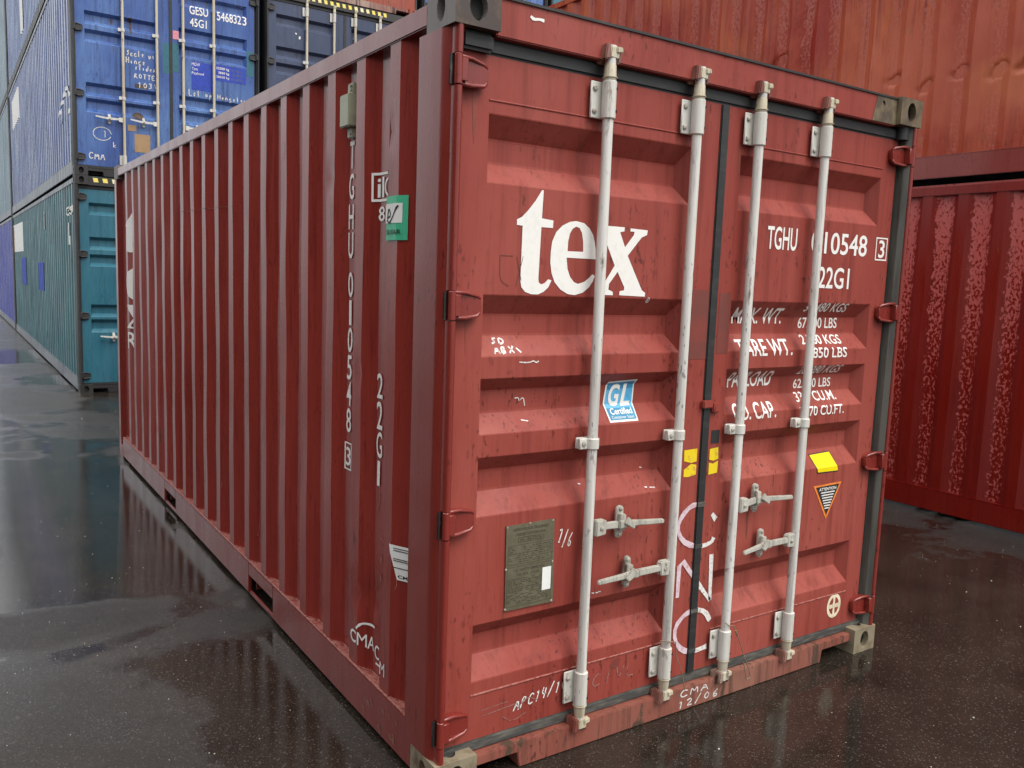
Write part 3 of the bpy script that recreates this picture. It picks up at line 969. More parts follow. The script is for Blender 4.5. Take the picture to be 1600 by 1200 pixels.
def door_pair(root, H, m, ribs, hz, hi, mids, handles):
    """two leaves with rods, hinges, gaskets; returns (left, right)"""
    zt = H - .126
    rb = m.get('rubber', M['rubber'])
    zd0, zd1 = .137, zt - .050
    MB().box(.040, CW - .040, DY - .008, DY + .06, zt - .050, zt).build('top_gasket', M['rubber'], root, .008)
    MB().box(.040, CW - .040, DY - .006, DY + .06, .096, zd0).build('bottom_gasket', m.get('rubber_low', M['rubber']), root, .007)
    MB().box(1.204, 1.248, DY - .007, DY + .07, zd0, zd1).build('centre_gasket', rb, root, .004)
    MB().box(.0375, .055, DY - .0, DY + .07, zd0, zd1).build('edge_gasket', rb, root)
    MB().box(2.365, 2.400, DY + .012, DY + .07, zd0, zd1).build('edge_gasket', rb, root)
    pl = MB().box(2.3865, 2.3915, .036, .10, .118, H - .118).prism([(2.3865, .036), (2.3990, .012), (2.4005, .016), (2.3915, .0365)], 'z', .118, H - .118)
    pl.build('post_channel', m.get('channel', M['channel']), root)
    out = []
    for k, (x0, x1, a, b) in enumerate(((.055, 1.207, .165, 1.062), (1.245, 2.365, 1.330, 2.260))):
        d = door_leaf(root, x0, x1, zd0, zd1, ribs, a, b, m['door'])
        out.append(d)
        for z in hz:
            hinge(d, 0, z, m.get('hinge', m['door']), k == 1)
    for k, xr in enumerate((.615, 1.040, 1.380, 1.790)):
        d = out[k // 2]
        rod_set(d, xr, 0, H, zt, mids, (m.get('rod', M['white_rod']), m.get('bracket', M['white_bracket']), m.get('cam', M['rod_yellowed'])), hi)
    for (di, *a) in handles:
        handle(out[di], *a, m.get('handle', M['handle']), hi)
    return out


# ================================================================== GROUND
g = MB()
g.add([(-250, -200, 0), (250, -200, 0), (250, 350, 0), (-250, 350, 0)], [(0, 1, 2, 3)])
go = g.build('ground', M['ground'])
tag(go, 'wet dark asphalt yard with shallow puddles reflecting the containers', kind='structure')

# ================================================================== MAIN RED CONTAINER
H20 = 2.591
mm = dict(side=M['red_side'], frame=M['red_frame'], door=M['red_door'], post=M['red_frame'], header=M['red_door'], sill=M['red_sill'],
          hinge=M['red_frame'], rubber_low=M['rubber_dirty'], cast=M['cast_rust'], toprail=M['red_frame'], botrail=M['red_frame'], ledge=M['weld'],
          castmap={(1, 1, 1): M['cast_grey'], (-1, 1, 1): M['cast_olive'], (-1, 1, 0): M['cast_sand'], (1, 1, 0): M['cast_sand'],
                   (1, -1, 1): M['cast_grey'], (1, -1, 0): M['red_frame']})
HZ = (2.345, 1.636, .932, .222)
main = make_container('shipping_container', 'nearest red container with a large white tex logo on its door', None,
                      (0, 0, 0), 6.058, H20, mm, HZ, hi=True, dent=.0055, seed=3,
                      hard=[(.60, .50, .10, .02), (.70, 1.32, .05, .012), (.42, 2.22, .05, .012), (.98, 2.1, .05, .010), (.50, .40, .07, .015)], nz=40)
dl, dr = door_pair(main, H20, mm, RIBS20, HZ, True, (1.155,),
                   ((0, .635, .845, .776, .843, .970, .829), (0, 1.022, .640, .826, .641, .662, .636),
                    (1, 1.398, .835, .528, .848, .735, .830) if False else (1, 1.398, .838, 1.527, .848, 1.728, .836), (1, 1.772, .642, 1.582, .644, 1.444, .628)))
SL = door_surf(RIBS20, .165, 1.062)
SR = door_surf(RIBS20, 1.330, 2.260)
CUTZ = [z for r in RIBS20 for z in r]


def onL(name, uv, mat, lift=.0015, thick=0, label=None):
    return lay(name, uv, SL, M[mat], dl, (.165, .18, 1.020, 1.062), CUTZ, lift, thick, label)


def onR(name, uv, mat, lift=.0015, thick=0, label=None):
    return lay(name, uv, SR, M[mat], dr, (1.330, 1.345, 2.218, 2.260), CUTZ, lift, thick, label)


# weld beads of the door panels
for d, x0, x1 in ((dl, .165, 1.062), (dr, 1.330, 2.262)):
    for z in (2.281, .300):
        MB().tube([(x0, DY, z), (x1, DY, z)], .0035, 8).build('weld_bead', M['red_door'] if z > 1 else M['weld'], d, smooth=True)
# roof lip over the header
MB().box(.162, CW - .162, .018, .024, H20 - .012, H20 - .004).build('roof_lip', M['rubber'], main)

# --- the big logo
GT = [(0.381,2.021),(0.388,2.021),(0.385,1.929),(0.433,1.925),(0.432,1.900),(0.384,1.900),(0.380,1.730),(0.382,1.716),(0.392,1.710),(0.405,1.714),(0.421,1.728),(0.435,1.725),(0.423,1.701),(0.403,1.685),(0.381,1.676),(0.354,1.676),(0.328,1.683),(0.312,1.698),(0.307,1.720),(0.308,1.900),(0.285,1.901),(0.285,1.919),(0.304,1.928),(0.328,1.951),(0.356,1.984),(0.371,2.006)]
GE = [(0.495,1.804),(0.623,1.804),(0.621,1.838),(0.615,1.865),(0.607,1.887),(0.591,1.908),(0.565,1.925),(0.530,1.930),(0.502,1.925),(0.472,1.911),(0.447,1.888),(0.431,1.855),(0.427,1.817),(0.427,1.785),(0.434,1.748),(0.449,1.718),(0.474,1.695),(0.506,1.680),(0.537,1.677),(0.572,1.686),(0.600,1.706),(0.616,1.729),(0.623,1.746),(0.611,1.751),(0.598,1.739),(0.577,1.724),(0.549,1.716),(0.531,1.722),(0.513,1.740),(0.501,1.766)]
GEH = [(0.498,1.826),(0.566,1.827),(0.564,1.862),(0.557,1.892),(0.545,1.908),(0.531,1.911),(0.516,1.903),(0.505,1.886),(0.499,1.859)]
GX = [(0.637,1.923),(0.750,1.923),(0.750,1.909),(0.730,1.904),(0.756,1.853),(0.795,1.898),(0.798,1.910),(0.778,1.910),(0.778,1.921),(0.861,1.919),(0.859,1.902),(0.834,1.892),(0.771,1.823),(0.835,1.721),(0.848,1.701),(0.865,1.692),(0.864,1.678),(0.740,1.681),(0.741,1.695),(0.762,1.699),(0.762,1.710),(0.727,1.764),(0.690,1.720),(0.688,1.700),(0.709,1.692),(0.710,1.680),(0.626,1.681),(0.627,1.696),(0.651,1.699),(0.712,1.786),(0.657,1.884),(0.645,1.906),(0.634,1.909)]
LOGO = join_uv(poly_uv([GT]), poly_uv([GE, GEH]), poly_uv([GX]))
onL('logo_lettering', LOGO, 'white', label='large white serif letters reading tex')
onL('trademark_sign', join_uv(ring_uv(.885, 1.665, .008, .010, .7), text_uv('R', .881, .889, 1.660, 1.670)), 'white')

# --- right door stencils
B = .012
onR('number_lettering', text_uv('TGHU', 1.518, 1.705, 1.886, 1.980, B), 'white')
onR('number_lettering', text_uv('010548', 1.800, 2.195, 1.884, 1.978, B), 'white')
onR('check_digit', join_uv(frame_uv(2.262, 2.350, 1.872, 1.976, .006), text_uv('3', 2.285, 2.330, 1.884, 1.964, B)), 'white')
onR('type_code_lettering', text_uv('22G1', 1.865, 2.083, 1.735, 1.828, B), 'white')
for i, (t1, za, zb) in enumerate((('MAX. WT.', 1.577, 1.645), ('TARE WT.', 1.445, 1.514), ('PAYLOAD', 1.312, 1.380), ('CU. CAP.', 1.180, 1.248))):
    onR('weight_lettering', text_uv(t1, 1.392, (1.700, 1.732, 1.662, 1.655)[i], za, zb, B), 'white')
for t1, za, zb, xe in (('30.480 KGS', 1.632, 1.672, 2.107), ('67.200 LBS', 1.558, 1.606, 2.090), ('2.200 KGS', 1.490, 1.530, 2.096), ('4.850 LBS', 1.430, 1.476, 2.114),
                       ('28.280 KGS', 1.356, 1.396, 2.107), ('62.350 LBS', 1.292, 1.334, 2.078), ('33.1 CU.M.', 1.235, 1.276, 2.096), ('1.170 CU.FT.', 1.172, 1.215, 2.126)):
    onR('weight_lettering', text_uv(t1, 1.815, xe, za, zb, B), 'white')

# --- stickers, left door
gl = join_uv(poly_uv([[(.742, 1.362), (.880, 1.368), (.872, 1.214), (.734, 1.214), (.730, 1.285)]]))
onL('class_sticker', gl, 'paper', .002, label='blue class sticker with white letters GL')
onL('class_sticker_field', poly_uv([[(.748, 1.355), (.873, 1.361), (.866, 1.222), (.741, 1.222), (.737, 1.285)]]), 'gl_light', .003)
onL('class_sticker_band', poly_uv([[(.748, 1.355), (.873, 1.361), (.872, 1.335), (.746, 1.33)]]), 'gl_blue', .0038)
onL('class_sticker_band', poly_uv([[(.738, 1.262), (.868, 1.262), (.866, 1.222), (.741, 1.222)]]), 'gl_blue', .0038)
onL('class_lettering', join_uv(text_uv('G', .752, .808, 1.268, 1.352, .03, .25), text_uv('L', .808, .858, 1.268, 1.352, .03, .25), text_uv('Certified', .750, .856, 1.240, 1.262, .02), text_uv('Container Steel', .748, .856, 1.226, 1.236, .0)), 'white', .0046)
# data plate
onL('data_plate', poly_uv([[(.285, .884), (.489, .886), (.497, .578), (.290, .580)]]), 'khaki', .003, .003, label='tarnished khaki approval plate')
pt = [text_uv('APPROVED FOR TRANSPORT', .315, .465, .862, .872), text_uv('UNDER CUSTOMS SEAL', .325, .455, .844, .854), frame_uv(.335, .445, .820, .838, .0015), text_uv('NL-26-12/76', .343, .437, .824, .834)]
pt += [frame_uv(.294, .484, .592, .735, .0012), frame_uv(.294, .484, .742, .812, .0012), text_uv('CSC SAFETY APPROVAL', .320, .455, .716, .726), text_uv('NL/GL 3426', .335, .430, .700, .710)]
for k in range(15):
    z = .688 - k * .0063
    n_ = 3 if k % 3 else 1
    x = .298
    while x < (.46 if z > .62 else .47):
        w_ = .006 + .016 * rnd.random()
        if rnd.random() < .75 and not (x > .44 and .62 < z < .72):
            pt.append(rect_uv(x, x + w_, z, z + .0026))
        x += w_ + .004
for k in range(8):
    z = .802 - k * .0075
    x = .298
    while x < .475:
        w_ = .006 + .014 * rnd.random()
        if rnd.random() < .7:
            pt.append(rect_uv(x, x + w_, z, z + .0026))
        x += w_ + .005
onL('plate_lettering', join_uv(*pt), 'plate_ink', .0068)
onL('plate_label', rect_uv(.444, .482, .630, .714), 'paper', .0072)
for a, b in ((.290, .878), (.484, .880), (.292, .586), (.490, .584), (.290, .73), (.488, .73), (.385, .881)):
    mbr = MB()
    rivet(mbr, a, DY - .003, b, .005, .004)
    mbr.build('rivet', M['bolt'], dl)
# hand writing, left door
onL('chalk_mark', join_uv(hand_uv('SD', .222, 1.508, .020, .030, .006), hand_uv('ABX\\', .222, 1.478, .022, .030, .006)), 'chalk')
for ln_ in ([(.315, 1.448), (.355, 1.445), (.375, 1.452), (.385, 1.444), (.395, 1.450)], [(.350, 1.245), (.378, 1.240)], [(.335, 1.318), (.352, 1.320), (.352, 1.306), (.372, 1.322), (.378, 1.290)]):
    onL('chalk_mark', stroke_uv([ln_], .004), 'chalk')
onL('chalk_mark', hand_uv('7/6', .510, .790, .050, .022, .005, .2, -.010), 'chalk')
onL('chalk_mark', hand_uv('APC14/10', .345, .196, .042, .030, .005, .25, .004), 'chalk')
onL('chalk_mark', hand_uv('CIVL', .700, .200, .050, .058, .004, .2), 'faint')
onL('chalk_mark', stroke_uv([[(.225, 1.80), (.225, 1.72), (.262, 1.70)], [(.225, 1.80), (.275, 1.80)], [(.29, 1.80), (.31, 1.72)], [(.315, 1.80), (.29, 1.70)]], .0025), 'patch_dark')
onL('chalk_mark', stroke_uv([[(.20, .235), (.32, .242)], [(.22, .215), (.36, .225)], [(.36, .20), (.40, .24), (.45, .215)], [(.30, .19), (.34, .16), (.40, .18)]], .003), 'faint')
onL('bare_patch', poly_uv([[(.788, .262), (.818, .286), (.842, .288), (.838, .262), (.822, .246), (.800, .248)]]), 'patch_dark', .001)
for x, z in ((.68, .575), (.70, .573), (.712, .575), (.93, .95), (.955, .947), (.97, .945), (.62, .99), (.93, 1.02)):
    onL('scratch', stroke_uv([[(x, z), (x + .012, z - .002)]], .004), 'chalk')

# --- stickers, right door
onR('warning_sticker', poly_uv([[(1.942, .988), (2.095, .992), (2.122, .900), (1.970, .903)]]), 'ink', .0015)
onR('blank_sticker', poly_uv([[(1.946, .984), (2.091, .988), (2.118, .905), (1.973, .908)]]), 'yellow', .0024, label='plain bright yellow sticker')
onR('attention_sticker', poly_uv([[(1.950, .846), (2.155, .850), (2.058, .680)]]), 'orange_line', .0016, label='black triangle sticker with orange border')
onR('attention_field', poly_uv([[(1.968, .838), (2.138, .841), (2.058, .700)]]), 'ink', .0024)
at_ = [text_uv('ATTENTION', 1.992, 2.115, .818, .832, .02)]
for k in range(7):
    z = .806 - k * .0125
    hw = .050 * (z - .70) / .11 + .004
    at_.append(rect_uv(2.058 - hw, 2.058 + hw * .9, z, z + .0055))
onR('attention_lettering', join_uv(*at_), 'white', .0032)
onR('round_sticker', poly_uv([ellipse(2.176, .243, .052, .060)]), 'cream', .0016, label='round cream and red emblem sticker')
onR('round_emblem', join_uv(*[poly_uv([[(2.176 + .036 * math.cos(a) * s_ + 0, .243 + .042 * math.sin(a) * s_) for a, s_ in [(q * math.pi / 2 + .25 + .22 * j, 1) for j in range(6)]] + [(2.176 + .010 * math.cos(q * math.pi / 2 + .8), .243 + .012 * math.sin(q * math.pi / 2 + .8))]]) for q in range(4)]), 'red_door', .0024)
onR('round_lettering', text_uv('shs', 2.142, 2.210, .232, .256, .02), 'cream', .0030)
onR('yellow_label', join_uv(poly_uv([[(1.262, 1.074), (1.310, 1.078), (1.314, 1.030), (1.286, 1.024), (1.262, 1.030)]]), poly_uv([[(1.262, 1.018), (1.285, 1.012), (1.314, 1.022), (1.312, .972), (1.262, .968)]])), 'yellow_worn', .0015)
onL('yellow_label', join_uv(poly_uv([[(1.118, 1.080), (1.190, 1.082), (1.190, 1.030), (1.160, 1.026), (1.120, 1.036)]]), poly_uv([[(1.190, 1.016), (1.160, 1.022), (1.122, 1.002), (1.122, .972), (1.150, .970), (1.190, .976)]])), 'yellow_worn', .0015)
onR('bare_patch', rect_uv(1.262, 1.325, 1.46, 1.70), 'patch_dark', .001)
onL('bare_patch', rect_uv(1.110, 1.205, 1.44, 1.71), 'patch_dark', .001)
onR('bare_patch', rect_uv(1.265, 1.312, 1.095, 1.150), 'ink', .0012)
# --- the three big marker letters across the centre gasket
C1 = [(1.222,0.852),(1.172,0.849),(1.125,0.813),(1.104,0.766),(1.134,0.711),(1.199,0.678),(1.264,0.671),(1.309,0.681),(1.317,0.699)]
C1b = [(1.298,0.801),(1.323,0.774)]
NN = [(1.128,0.474),(1.129,0.647),(1.217,0.543),(1.319,0.429)]
N2 = [(1.319, .429), (1.311,0.628)]
C2 = [(1.327,0.340),(1.296,0.385),(1.236,0.406),(1.173,0.394),(1.126,0.352),(1.128,0.294),(1.173,0.241),(1.239,0.222),(1.317,0.229)]
for lines_ in ([C1, C1b], [NN, N2], [C2]):
    for sf, par in (((0, 1.207), dl), ((1.245, 9), dr)):
        uv = stroke_uv(lines_, .021)
        me = D.meshes.new('marker_letter')
        me.from_pydata([(a, DY - .0025, b) for a, b in uv[0]], [], uv[1])
        bm = bmesh.new()
        bm.from_mesh(me)
        for c, side in ((sf[0], -1), (sf[1], 1)):
            bmesh.ops.bisect_plane(bm, geom=list(bm.verts) + list(bm.edges) + list(bm.faces), dist=1e-6, plane_co=(c, 0, 0), plane_no=(side, 0, 0), clear_outer=True)
        bm.to_mesh(me)
        bm.free()
        link('marker_letter', me, M['pinkchalk'] if par is dl else M['chalk'], par)
cg = [o for o in main.children if o.name.startswith('centre_gasket')][0]
for z, zz in ((.842, .86), (.668, .685), (.395, .412), (.222, .238)):
    MB().box(1.206, 1.246, DY - .0095, DY - .0075, z, zz).build('marker_smear', M['rubber_dirty'], cg)

# --- header and sill marks, seal wires, latch block
lay('chalk_mark', stroke_uv([[(.285, 2.548), (.297, 2.540), (.320, 2.545), (.338, 2.543)]], .010), lambda u, z, l_: Vector((u, .024 - l_, z)), M['white'], main)
lay('chalk_mark', stroke_uv([[(2.17, 2.560), (2.18, 2.552), (2.184, 2.545)]], .010), lambda u, z, l_: Vector((u, .024 - l_, z)), M['white'], main)
lay('chalk_mark', join_uv(hand_uv('CMA', 1.140, .060, .030, .060, .005, .1), hand_uv('12/06', 1.130, .014, .030, .050, .005, .15, .001)), lambda u, z, l_: Vector((u, .022 - l_, z)), M['chalk'], main)
lay('stain', poly_uv([[(2.10, 2.470), (2.276, 2.470), (2.276, 2.575), (2.13, 2.580)]]), lambda u, z, l_: Vector((u, .024 - l_, z)), M['cast_olive'], main)
mbw = MB()
mbw.tube([(.99, .0, .345), (1.03, -.006, .335), (1.07, -.004, .325), (1.085, .0, .26), (1.12, .0, .19), (1.15, .005, .10)], .0022, 6)
mbw.build('seal_wire', M['wire'], dl)
mbw = MB()
mbw.tube([(1.355, -.004, .345), (1.375, -.006, .330), (1.41, -.002, .322), (1.445, .0, .26), (1.49, .0, .17), (1.53, .003, .10), (1.545, .003, .062), (1.52, .003, .055), (1.51, .003, .09), (1.49, .0, .14)], .0022, 6)
mbw.tube([(1.42, -.004, .300), (1.436, -.002, .272)], .0045, 6)
mbw.build('seal_wire', M['wire'], dr)
MB().box(1.190, 1.245, DY - .022, DY, 1.245, 1.275).build('seam_latch', M['red_door'], dl, .004)
MB().box(1.248, 1.290, DY - .018, DY, 1.225, 1.265).build('seam_latch', M['red_door'], dr, .004)
# casting neighbours: dark recess liners beside the top castings
MB().box(.045, .162, .030, .062, H20 - .176, H20 - .120).build('gasket_corner', M['rubber'], main, .01)
MB().tube([(CW - .075, .045, H20 - .175), (CW - .075, .045, H20 - .120)], .030, 14).build('gasket_corner', M['rubber'], main, smooth=True)
# left post hinge pins; black plates paint the shade in their slots
for z in HZ:
    MB().box(.0145, .034, .0375, .040, z - .047, z + .044).build('hinge_slot_shade', M['slot'], main)
    MB().tube([(.007, .030, z - .045), (.007, .030, z + .042)], .006, 8).build('hinge_pin', M['slot'], main, smooth=True)

# --- left side markings (u runs along y)
SP = [o for o in main.children if o.name.startswith('side_panel')][0]
PROF = side_profile(6.058)
CUTY = [a for a, b in PROF]


def SIDE(u, z, lift):
    # u is measured towards the camera, so text reads left to right
    y = -u
    x = side_x(PROF, y)
    x += .0055 * noise.noise(Vector((y * 5.0, z * 2.2, 3)))
    return Vector((x - lift, y, z))


def onS(name, uv, mat, lift=.004, label=None, thick=0, clip=None):
    return lay(name, uv, SIDE, M[mat], SP, [-c for c in CUTY if c < 6], (), lift, thick, label, clip)


z = 2.228
for i, ch in enumerate('TGHU'):
    t = (215, 265, 313, 357)[i]
    b = (257, 305, 352, 398)[i]
    onS('number_lettering', text_uv(ch, -.870, -.826, 2.228 - (b - 215) * .002434, 2.228 - (t - 215) * .002434, .01), 'white')
for ch, t, b in (('0', 420, 460), ('1', 465, 505), ('0', 509, 549), ('5', 554, 594), ('4', 597, 637), ('8', 641, 681), ('3', 706, 737)):
    a_ = (-.870, -.826) if ch != '1' else (-.860, -.838)
    onS('number_lettering', text_uv(ch, *a_, 2.228 - (b - 215) * .002434, 2.228 - (t - 215) * .002434, .01), 'white')
onS('check_digit_frame', frame_uv(-.878, -.818, 2.228 - (744 - 215) * .002434, 2.228 - (698 - 215) * .002434, .006), 'white')
for ch, t, b in (('2', 588, 628), ('2', 633, 678), ('G', 682, 724), ('1', 729, 770)):
    a_ = (-.586, -.538) if ch != '1' else (-.574, -.552)
    onS('type_code_lettering', text_uv(ch, *a_, 1.362 - (b - 588) * .00233, 1.362 - (t - 588) * .00233, .01), 'white')
onS('emblem_lettering', join_uv(frame_uv(-.625, -.465, 1.985, 2.088, .009), text_uv('il', -.600, -.556, 2.000, 2.072, .01), text_uv('O', -.550, -.490, 2.002, 2.068, .0), text_uv('8', -.594, -.548, 1.915, 1.968, .01), text_uv('1', -.540, -.525, 1.915, 1.968, .01)), 'white')
onS('cargo_sticker', rect_uv(-.458, -.330, 1.842, 1.992), 'green', .006, label='mint green cargo sticker reading SUGAR')
onS('cargo_sticker_field', rect_uv(-.454, -.350, 1.900, 1.966), 'paper', .0075)
onS('cargo_lettering', join_uv(stroke_uv([[(-.440, 1.915), (-.430, 1.955), (-.412, 1.925), (-.440, 1.918)], [(-.444, 1.912), (-.425, 1.900), (-.405, 1.915), (-.365, 1.958)]], .007), text_uv('SUGAR', -.445, -.352, 1.862, 1.878, .02)), 'ink', .009)
onS('paper_label', poly_uv([[(-.385, .772), (-.24, .772), (-.24, .647), (-.345, .647)]]), 'paper', .004, label='white paper label tucked behind the corner post')
onS('paper_lettering', join_uv(*[rect_uv(-.360, -.25, zz, zz + .003) for zz in (.760, .752, .722, .715, .690)], text_uv('CMA', -.340, -.28, .655, .667, .02)), 'ink', .006)
onS('chalk_mark', join_uv(hand_uv('C', -.470, .740, .035, .035, .004), hand_uv('M', -.475, .680, .035, .035, .004), hand_uv('A', -.470, .610, .040, .035, .004)), 'faint')
for t_ in (('C', -.714, -.662, .288, .340, .02), ('M', -.656, -.612, .286, .338, .0), ('A', -.610, -.573, .284, .336, .01), ('C', -.566, -.528, .262, .318, .01), ('M', -.449, -.410, .255, .305, .0)):
    onS('company_lettering', text_uv(*t_), 'white')
onS('company_swoosh', stroke_uv([[(-.662, .352), (-.640, .376), (-.610, .384), (-.571, .380)]], .009), 'white')
onS('company_swoosh', rect_uv(-.556, -.520, .240, .248), 'white')
# far logo stacked down the side
def glyph_to(loop, zc, s_, u0, k=2.0):
    x0 = min(p[0] for p in loop[0])
    z0 = min(p[1] for p in loop[0])
    z1 = max(p[1] for p in loop[0])
    return [[(u0 + (a - x0) * s_ * k, zc + (b - z0) * s_) for a, b in lp] for lp in loop]
for nm_, g_ in (('t', glyph_to([GT], 1.84, .95, -5.545, 1.25)), ('e', glyph_to([GE, GEH], 1.42, 1.22, -5.545, 2.0)), ('x', glyph_to([GX], 1.20, .82, -5.545, 1.5))):
    onS('logo_letter', poly_uv(g_), 'white', .006, clip=-5.31)
onS('logo_letter', text_uv('R', -5.53, -5.40, 1.03, 1.17, .01), 'white', .006, clip=-5.31)
for (ya, yb, z_) in ((3.62, 3.30, 2.085), (3.32, 3.02, 2.080), (3.04, 2.74, 2.076), (2.76, 2.46, 2.070)):
    onS('patch_seam', stroke_uv([[(-ya, z_ + .004), (-(ya + yb) / 2, z_ - .003), (-yb, z_ + .003)]], .0035), 'seam_line', .003)
for k_ in range(26):
    y_ = rnd.uniform(.35, 5.6)
    z_ = rnd.choice((rnd.uniform(.25, 1.1), rnd.uniform(.3, 2.3)))
    l_ = rnd.uniform(.02, .10)
    if -.9 < -y_ < -.45 and .9 < z_ < 2.3:
        continue
    onS('scratch', stroke_uv([[(-y_, z_), (-y_ + .25 * l_, z_ + l_ * .5), (-y_ + .2 * l_, z_ + l_)]], .0035), 'weld', .0025)
for k_ in range(14):
    y_ = rnd.uniform(.26, .62)
    z_ = rnd.uniform(.05, .15)
    l_ = rnd.uniform(.02, .05)
    lay('scratch', stroke_uv([[(-y_, z_), (-y_ + l_ * .6, z_ - l_ * .6)]], .003), lambda u, z, q: Vector((-q, -u, z)), M['scrape_tan'], SP)
# ventilator box in a corrugation
mbv = MB().box(.000, .040, .795, .880, 2.275, 2.395).box(.024, .044, .812, .862, 2.236, 2.275).box(.024, .044, .812, .862, 2.395, 2.440)
mbv.build('side_vent', M['vent'], SP, .004, label='pale green ventilator cover near the top rail')
for zz in (2.252, 2.412, 2.428):
    MB().tube([(.0245, .826, zz), (.018, .826, zz)], .006, 8).build('rivet', M['bolt'], SP)
# bright welds where the corrugations meet the bottom rail
wl = MB()
wl.tube([(.004, .25, .197), (.004, 5.85, .197)], .0025, 6)
for (a, xa), (b, xb) in zip(PROF, PROF[1:]):
    if b - a > 1e-4:
        wl.tube([(xa - .003, a, .198), (xb - .003, b, .198)], .0028, 5)
wl.build('weld_bead', M['weld'], main)

for x_, z_, w_, l_ in ((.112, 2.298, .018, .16), (.105, 1.590, .014, .12), (2.315, .885, .016, .10), (.560, 2.272, .012, .14), (.985, 2.274, .010, .09), (1.320, 2.272, .014, .12), (1.735, 2.272, .010, .10), (.29, .578, .012, .10), (.49, .576, .010, .07), (.56, 1.132, .010, .08), (1.74, 1.132, .010, .09), (1.52, .78, .016, .12), (.83, .58, .014, .11)):
    onX = onL if x_ < 1.22 else onR
    if True:
        pts_ = [(x_ - w_ * .5, z_)] + [(x_ - w_ * (.5 - .35 * k / 4) + .003 * (rnd.random() - .5), z_ - l_ * k / 4) for k in (1, 2, 3)] + [(x_, z_ - l_)] + [(x_ + w_ * (.5 - .35 * k / 4) + .003 * (rnd.random() - .5), z_ - l_ * k / 4) for k in (3, 2, 1)] + [(x_ + w_ * .5, z_)]
        onX('rust_run', poly_uv([pts_]), 'rust_run', .0008)
# ================================================================== BACKGROUND STACKS
GL_ = 'containers stacked behind and to the left of the red one'
GR_ = 'stacked red containers on the right'
HZ40 = (2.62, 1.87, 1.05, .24)
MID40 = (1.92, 1.045)
HAND40 = ((0, .600, .762, .435, .760, .270, .772), (0, 1.030, .762, .860, .764, .695, .782), (1, 1.398, .762, 1.56, .760, 1.73, .752), (1, 1.800, .762, 1.95, .762, 2.10, .752))


def bm_(side, door, frame='frame_dark', top='rail_grey', bot='rail_grey', **k):
    d = dict(side=M[side], door=M[door], frame=M[frame], post=M[frame], header=M['frame_dark'], sill=M['frame_dark'], cast=M['frame_dark'], hinge=M['frame_dark'], toprail=M[top], botrail=M[bot],
             rod=M['rod_yellowed'], bracket=M['white_bracket'], cam=M['rod_yellowed'], handle=M['white_bracket'], channel=M['frame_dark'])
    d.update({a: M[b] for a, b in k.items()})
    return d


L40 = 12.192
XA, XB, XC, XD, YB_ = .18, 2.70, 5.22, 7.74, 10.32
lev = (0, 2.899, 5.798)


def stack(name, label, x, y, z, mats, doors=True, L=L40, H=HC, group=GL_, dent=.006, seed=1, nz=8, sides='L'):
    r = make_container(name, label, group, (x, y, z), L, H, mats, HZ40 if doors else None, dent=dent, seed=seed, nz=nz, sides=sides, pockets=False, doors=doors)
    if doors:
        r['_d'] = 1
        dd = door_pair(r, H, mats, RIBS40, HZ40, False, MID40, HAND40)
        del r['_d']
        return r, dd[0], dd[1]
    MB().box(.05, CW - .05, .04, .08, .1, H - .13).build('end_panel', mats['door'], r)
    return r, None, None


def yellow_bars(r, H, x0, x1, n, zoff=.080, mat='stripe_y', lean=.012):
    w = (x1 - x0) / (2 * n - 1)
    for k in range(n):
        a = x0 + 2 * k * w
        lay('hazard_bar', poly_uv([[(a, H - zoff), (a + w, H - zoff), (a + w - lean, H - zoff + .055), (a - lean, H - zoff + .055)]]), lambda u, z, l_: Vector((u, .024 - l_, z)), M[mat], r, lift=.003)


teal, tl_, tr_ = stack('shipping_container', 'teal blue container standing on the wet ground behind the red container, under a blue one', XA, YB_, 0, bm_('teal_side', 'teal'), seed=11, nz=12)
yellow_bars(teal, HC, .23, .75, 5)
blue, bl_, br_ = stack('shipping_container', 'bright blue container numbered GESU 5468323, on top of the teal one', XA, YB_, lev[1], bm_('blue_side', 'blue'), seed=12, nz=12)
up, _, _ = stack('shipping_container', 'pale blue container with white lettering, topmost above the bright blue numbered one', XA, YB_, lev[2], bm_('pale_blue', 'pale_blue', bot='frame_dark'), seed=13)  # dark bottom rail: its shadow is put into the frame colour
stack('shipping_container', 'violet blue container on the ground beyond the teal one', XA, YB_ + L40 + .18, 0, bm_('violet', 'violet'), doors=False, seed=14)
stack('shipping_container', 'grey blue container resting on the violet one at the left edge', XA, YB_ + L40 + .18, lev[1], bm_('grey_blue', 'grey_blue'), doors=False, seed=15)
stack('shipping_container', 'pale grey container topmost at the far left edge', XA, YB_ + L40 + .18, lev[2], bm_('grey_blue', 'grey_blue', bot='frame_dark'), doors=False, seed=16)
stack('shipping_container', 'dark container low behind the red one, beside the teal container', XB, YB_, 0, bm_('navy', 'navy'), doors=False, seed=17)
navy, nl_, nr_ = stack('shipping_container', 'dark navy container with yellow hazard bars along its header, right of the bright blue one', XB, YB_, lev[1], bm_('navy', 'navy'), seed=18)
yellow_bars(navy, HC, .50, 1.90, 15)
stack('shipping_container', 'rusty orange container sitting above the dark navy one with hazard bars', XB, YB_, lev[2], bm_('orange', 'orange', cast='orange', sill='cam'), doors=False, seed=19)
stack('shipping_container', 'dark blue container at ground level behind the red one, third column from the left', XC, YB_, 0, bm_('navy', 'navy'), doors=False, seed=20)
stack('shipping_container', 'dark blue container in the second layer behind the red one, third column from the left', XC, YB_, lev[1], bm_('navy', 'navy'), doors=False, seed=21)
stack('shipping_container', 'blue container glimpsed just above the header of the red one, with a white rod', XC, YB_, lev[2], bm_('navy', 'blue'), seed=22)
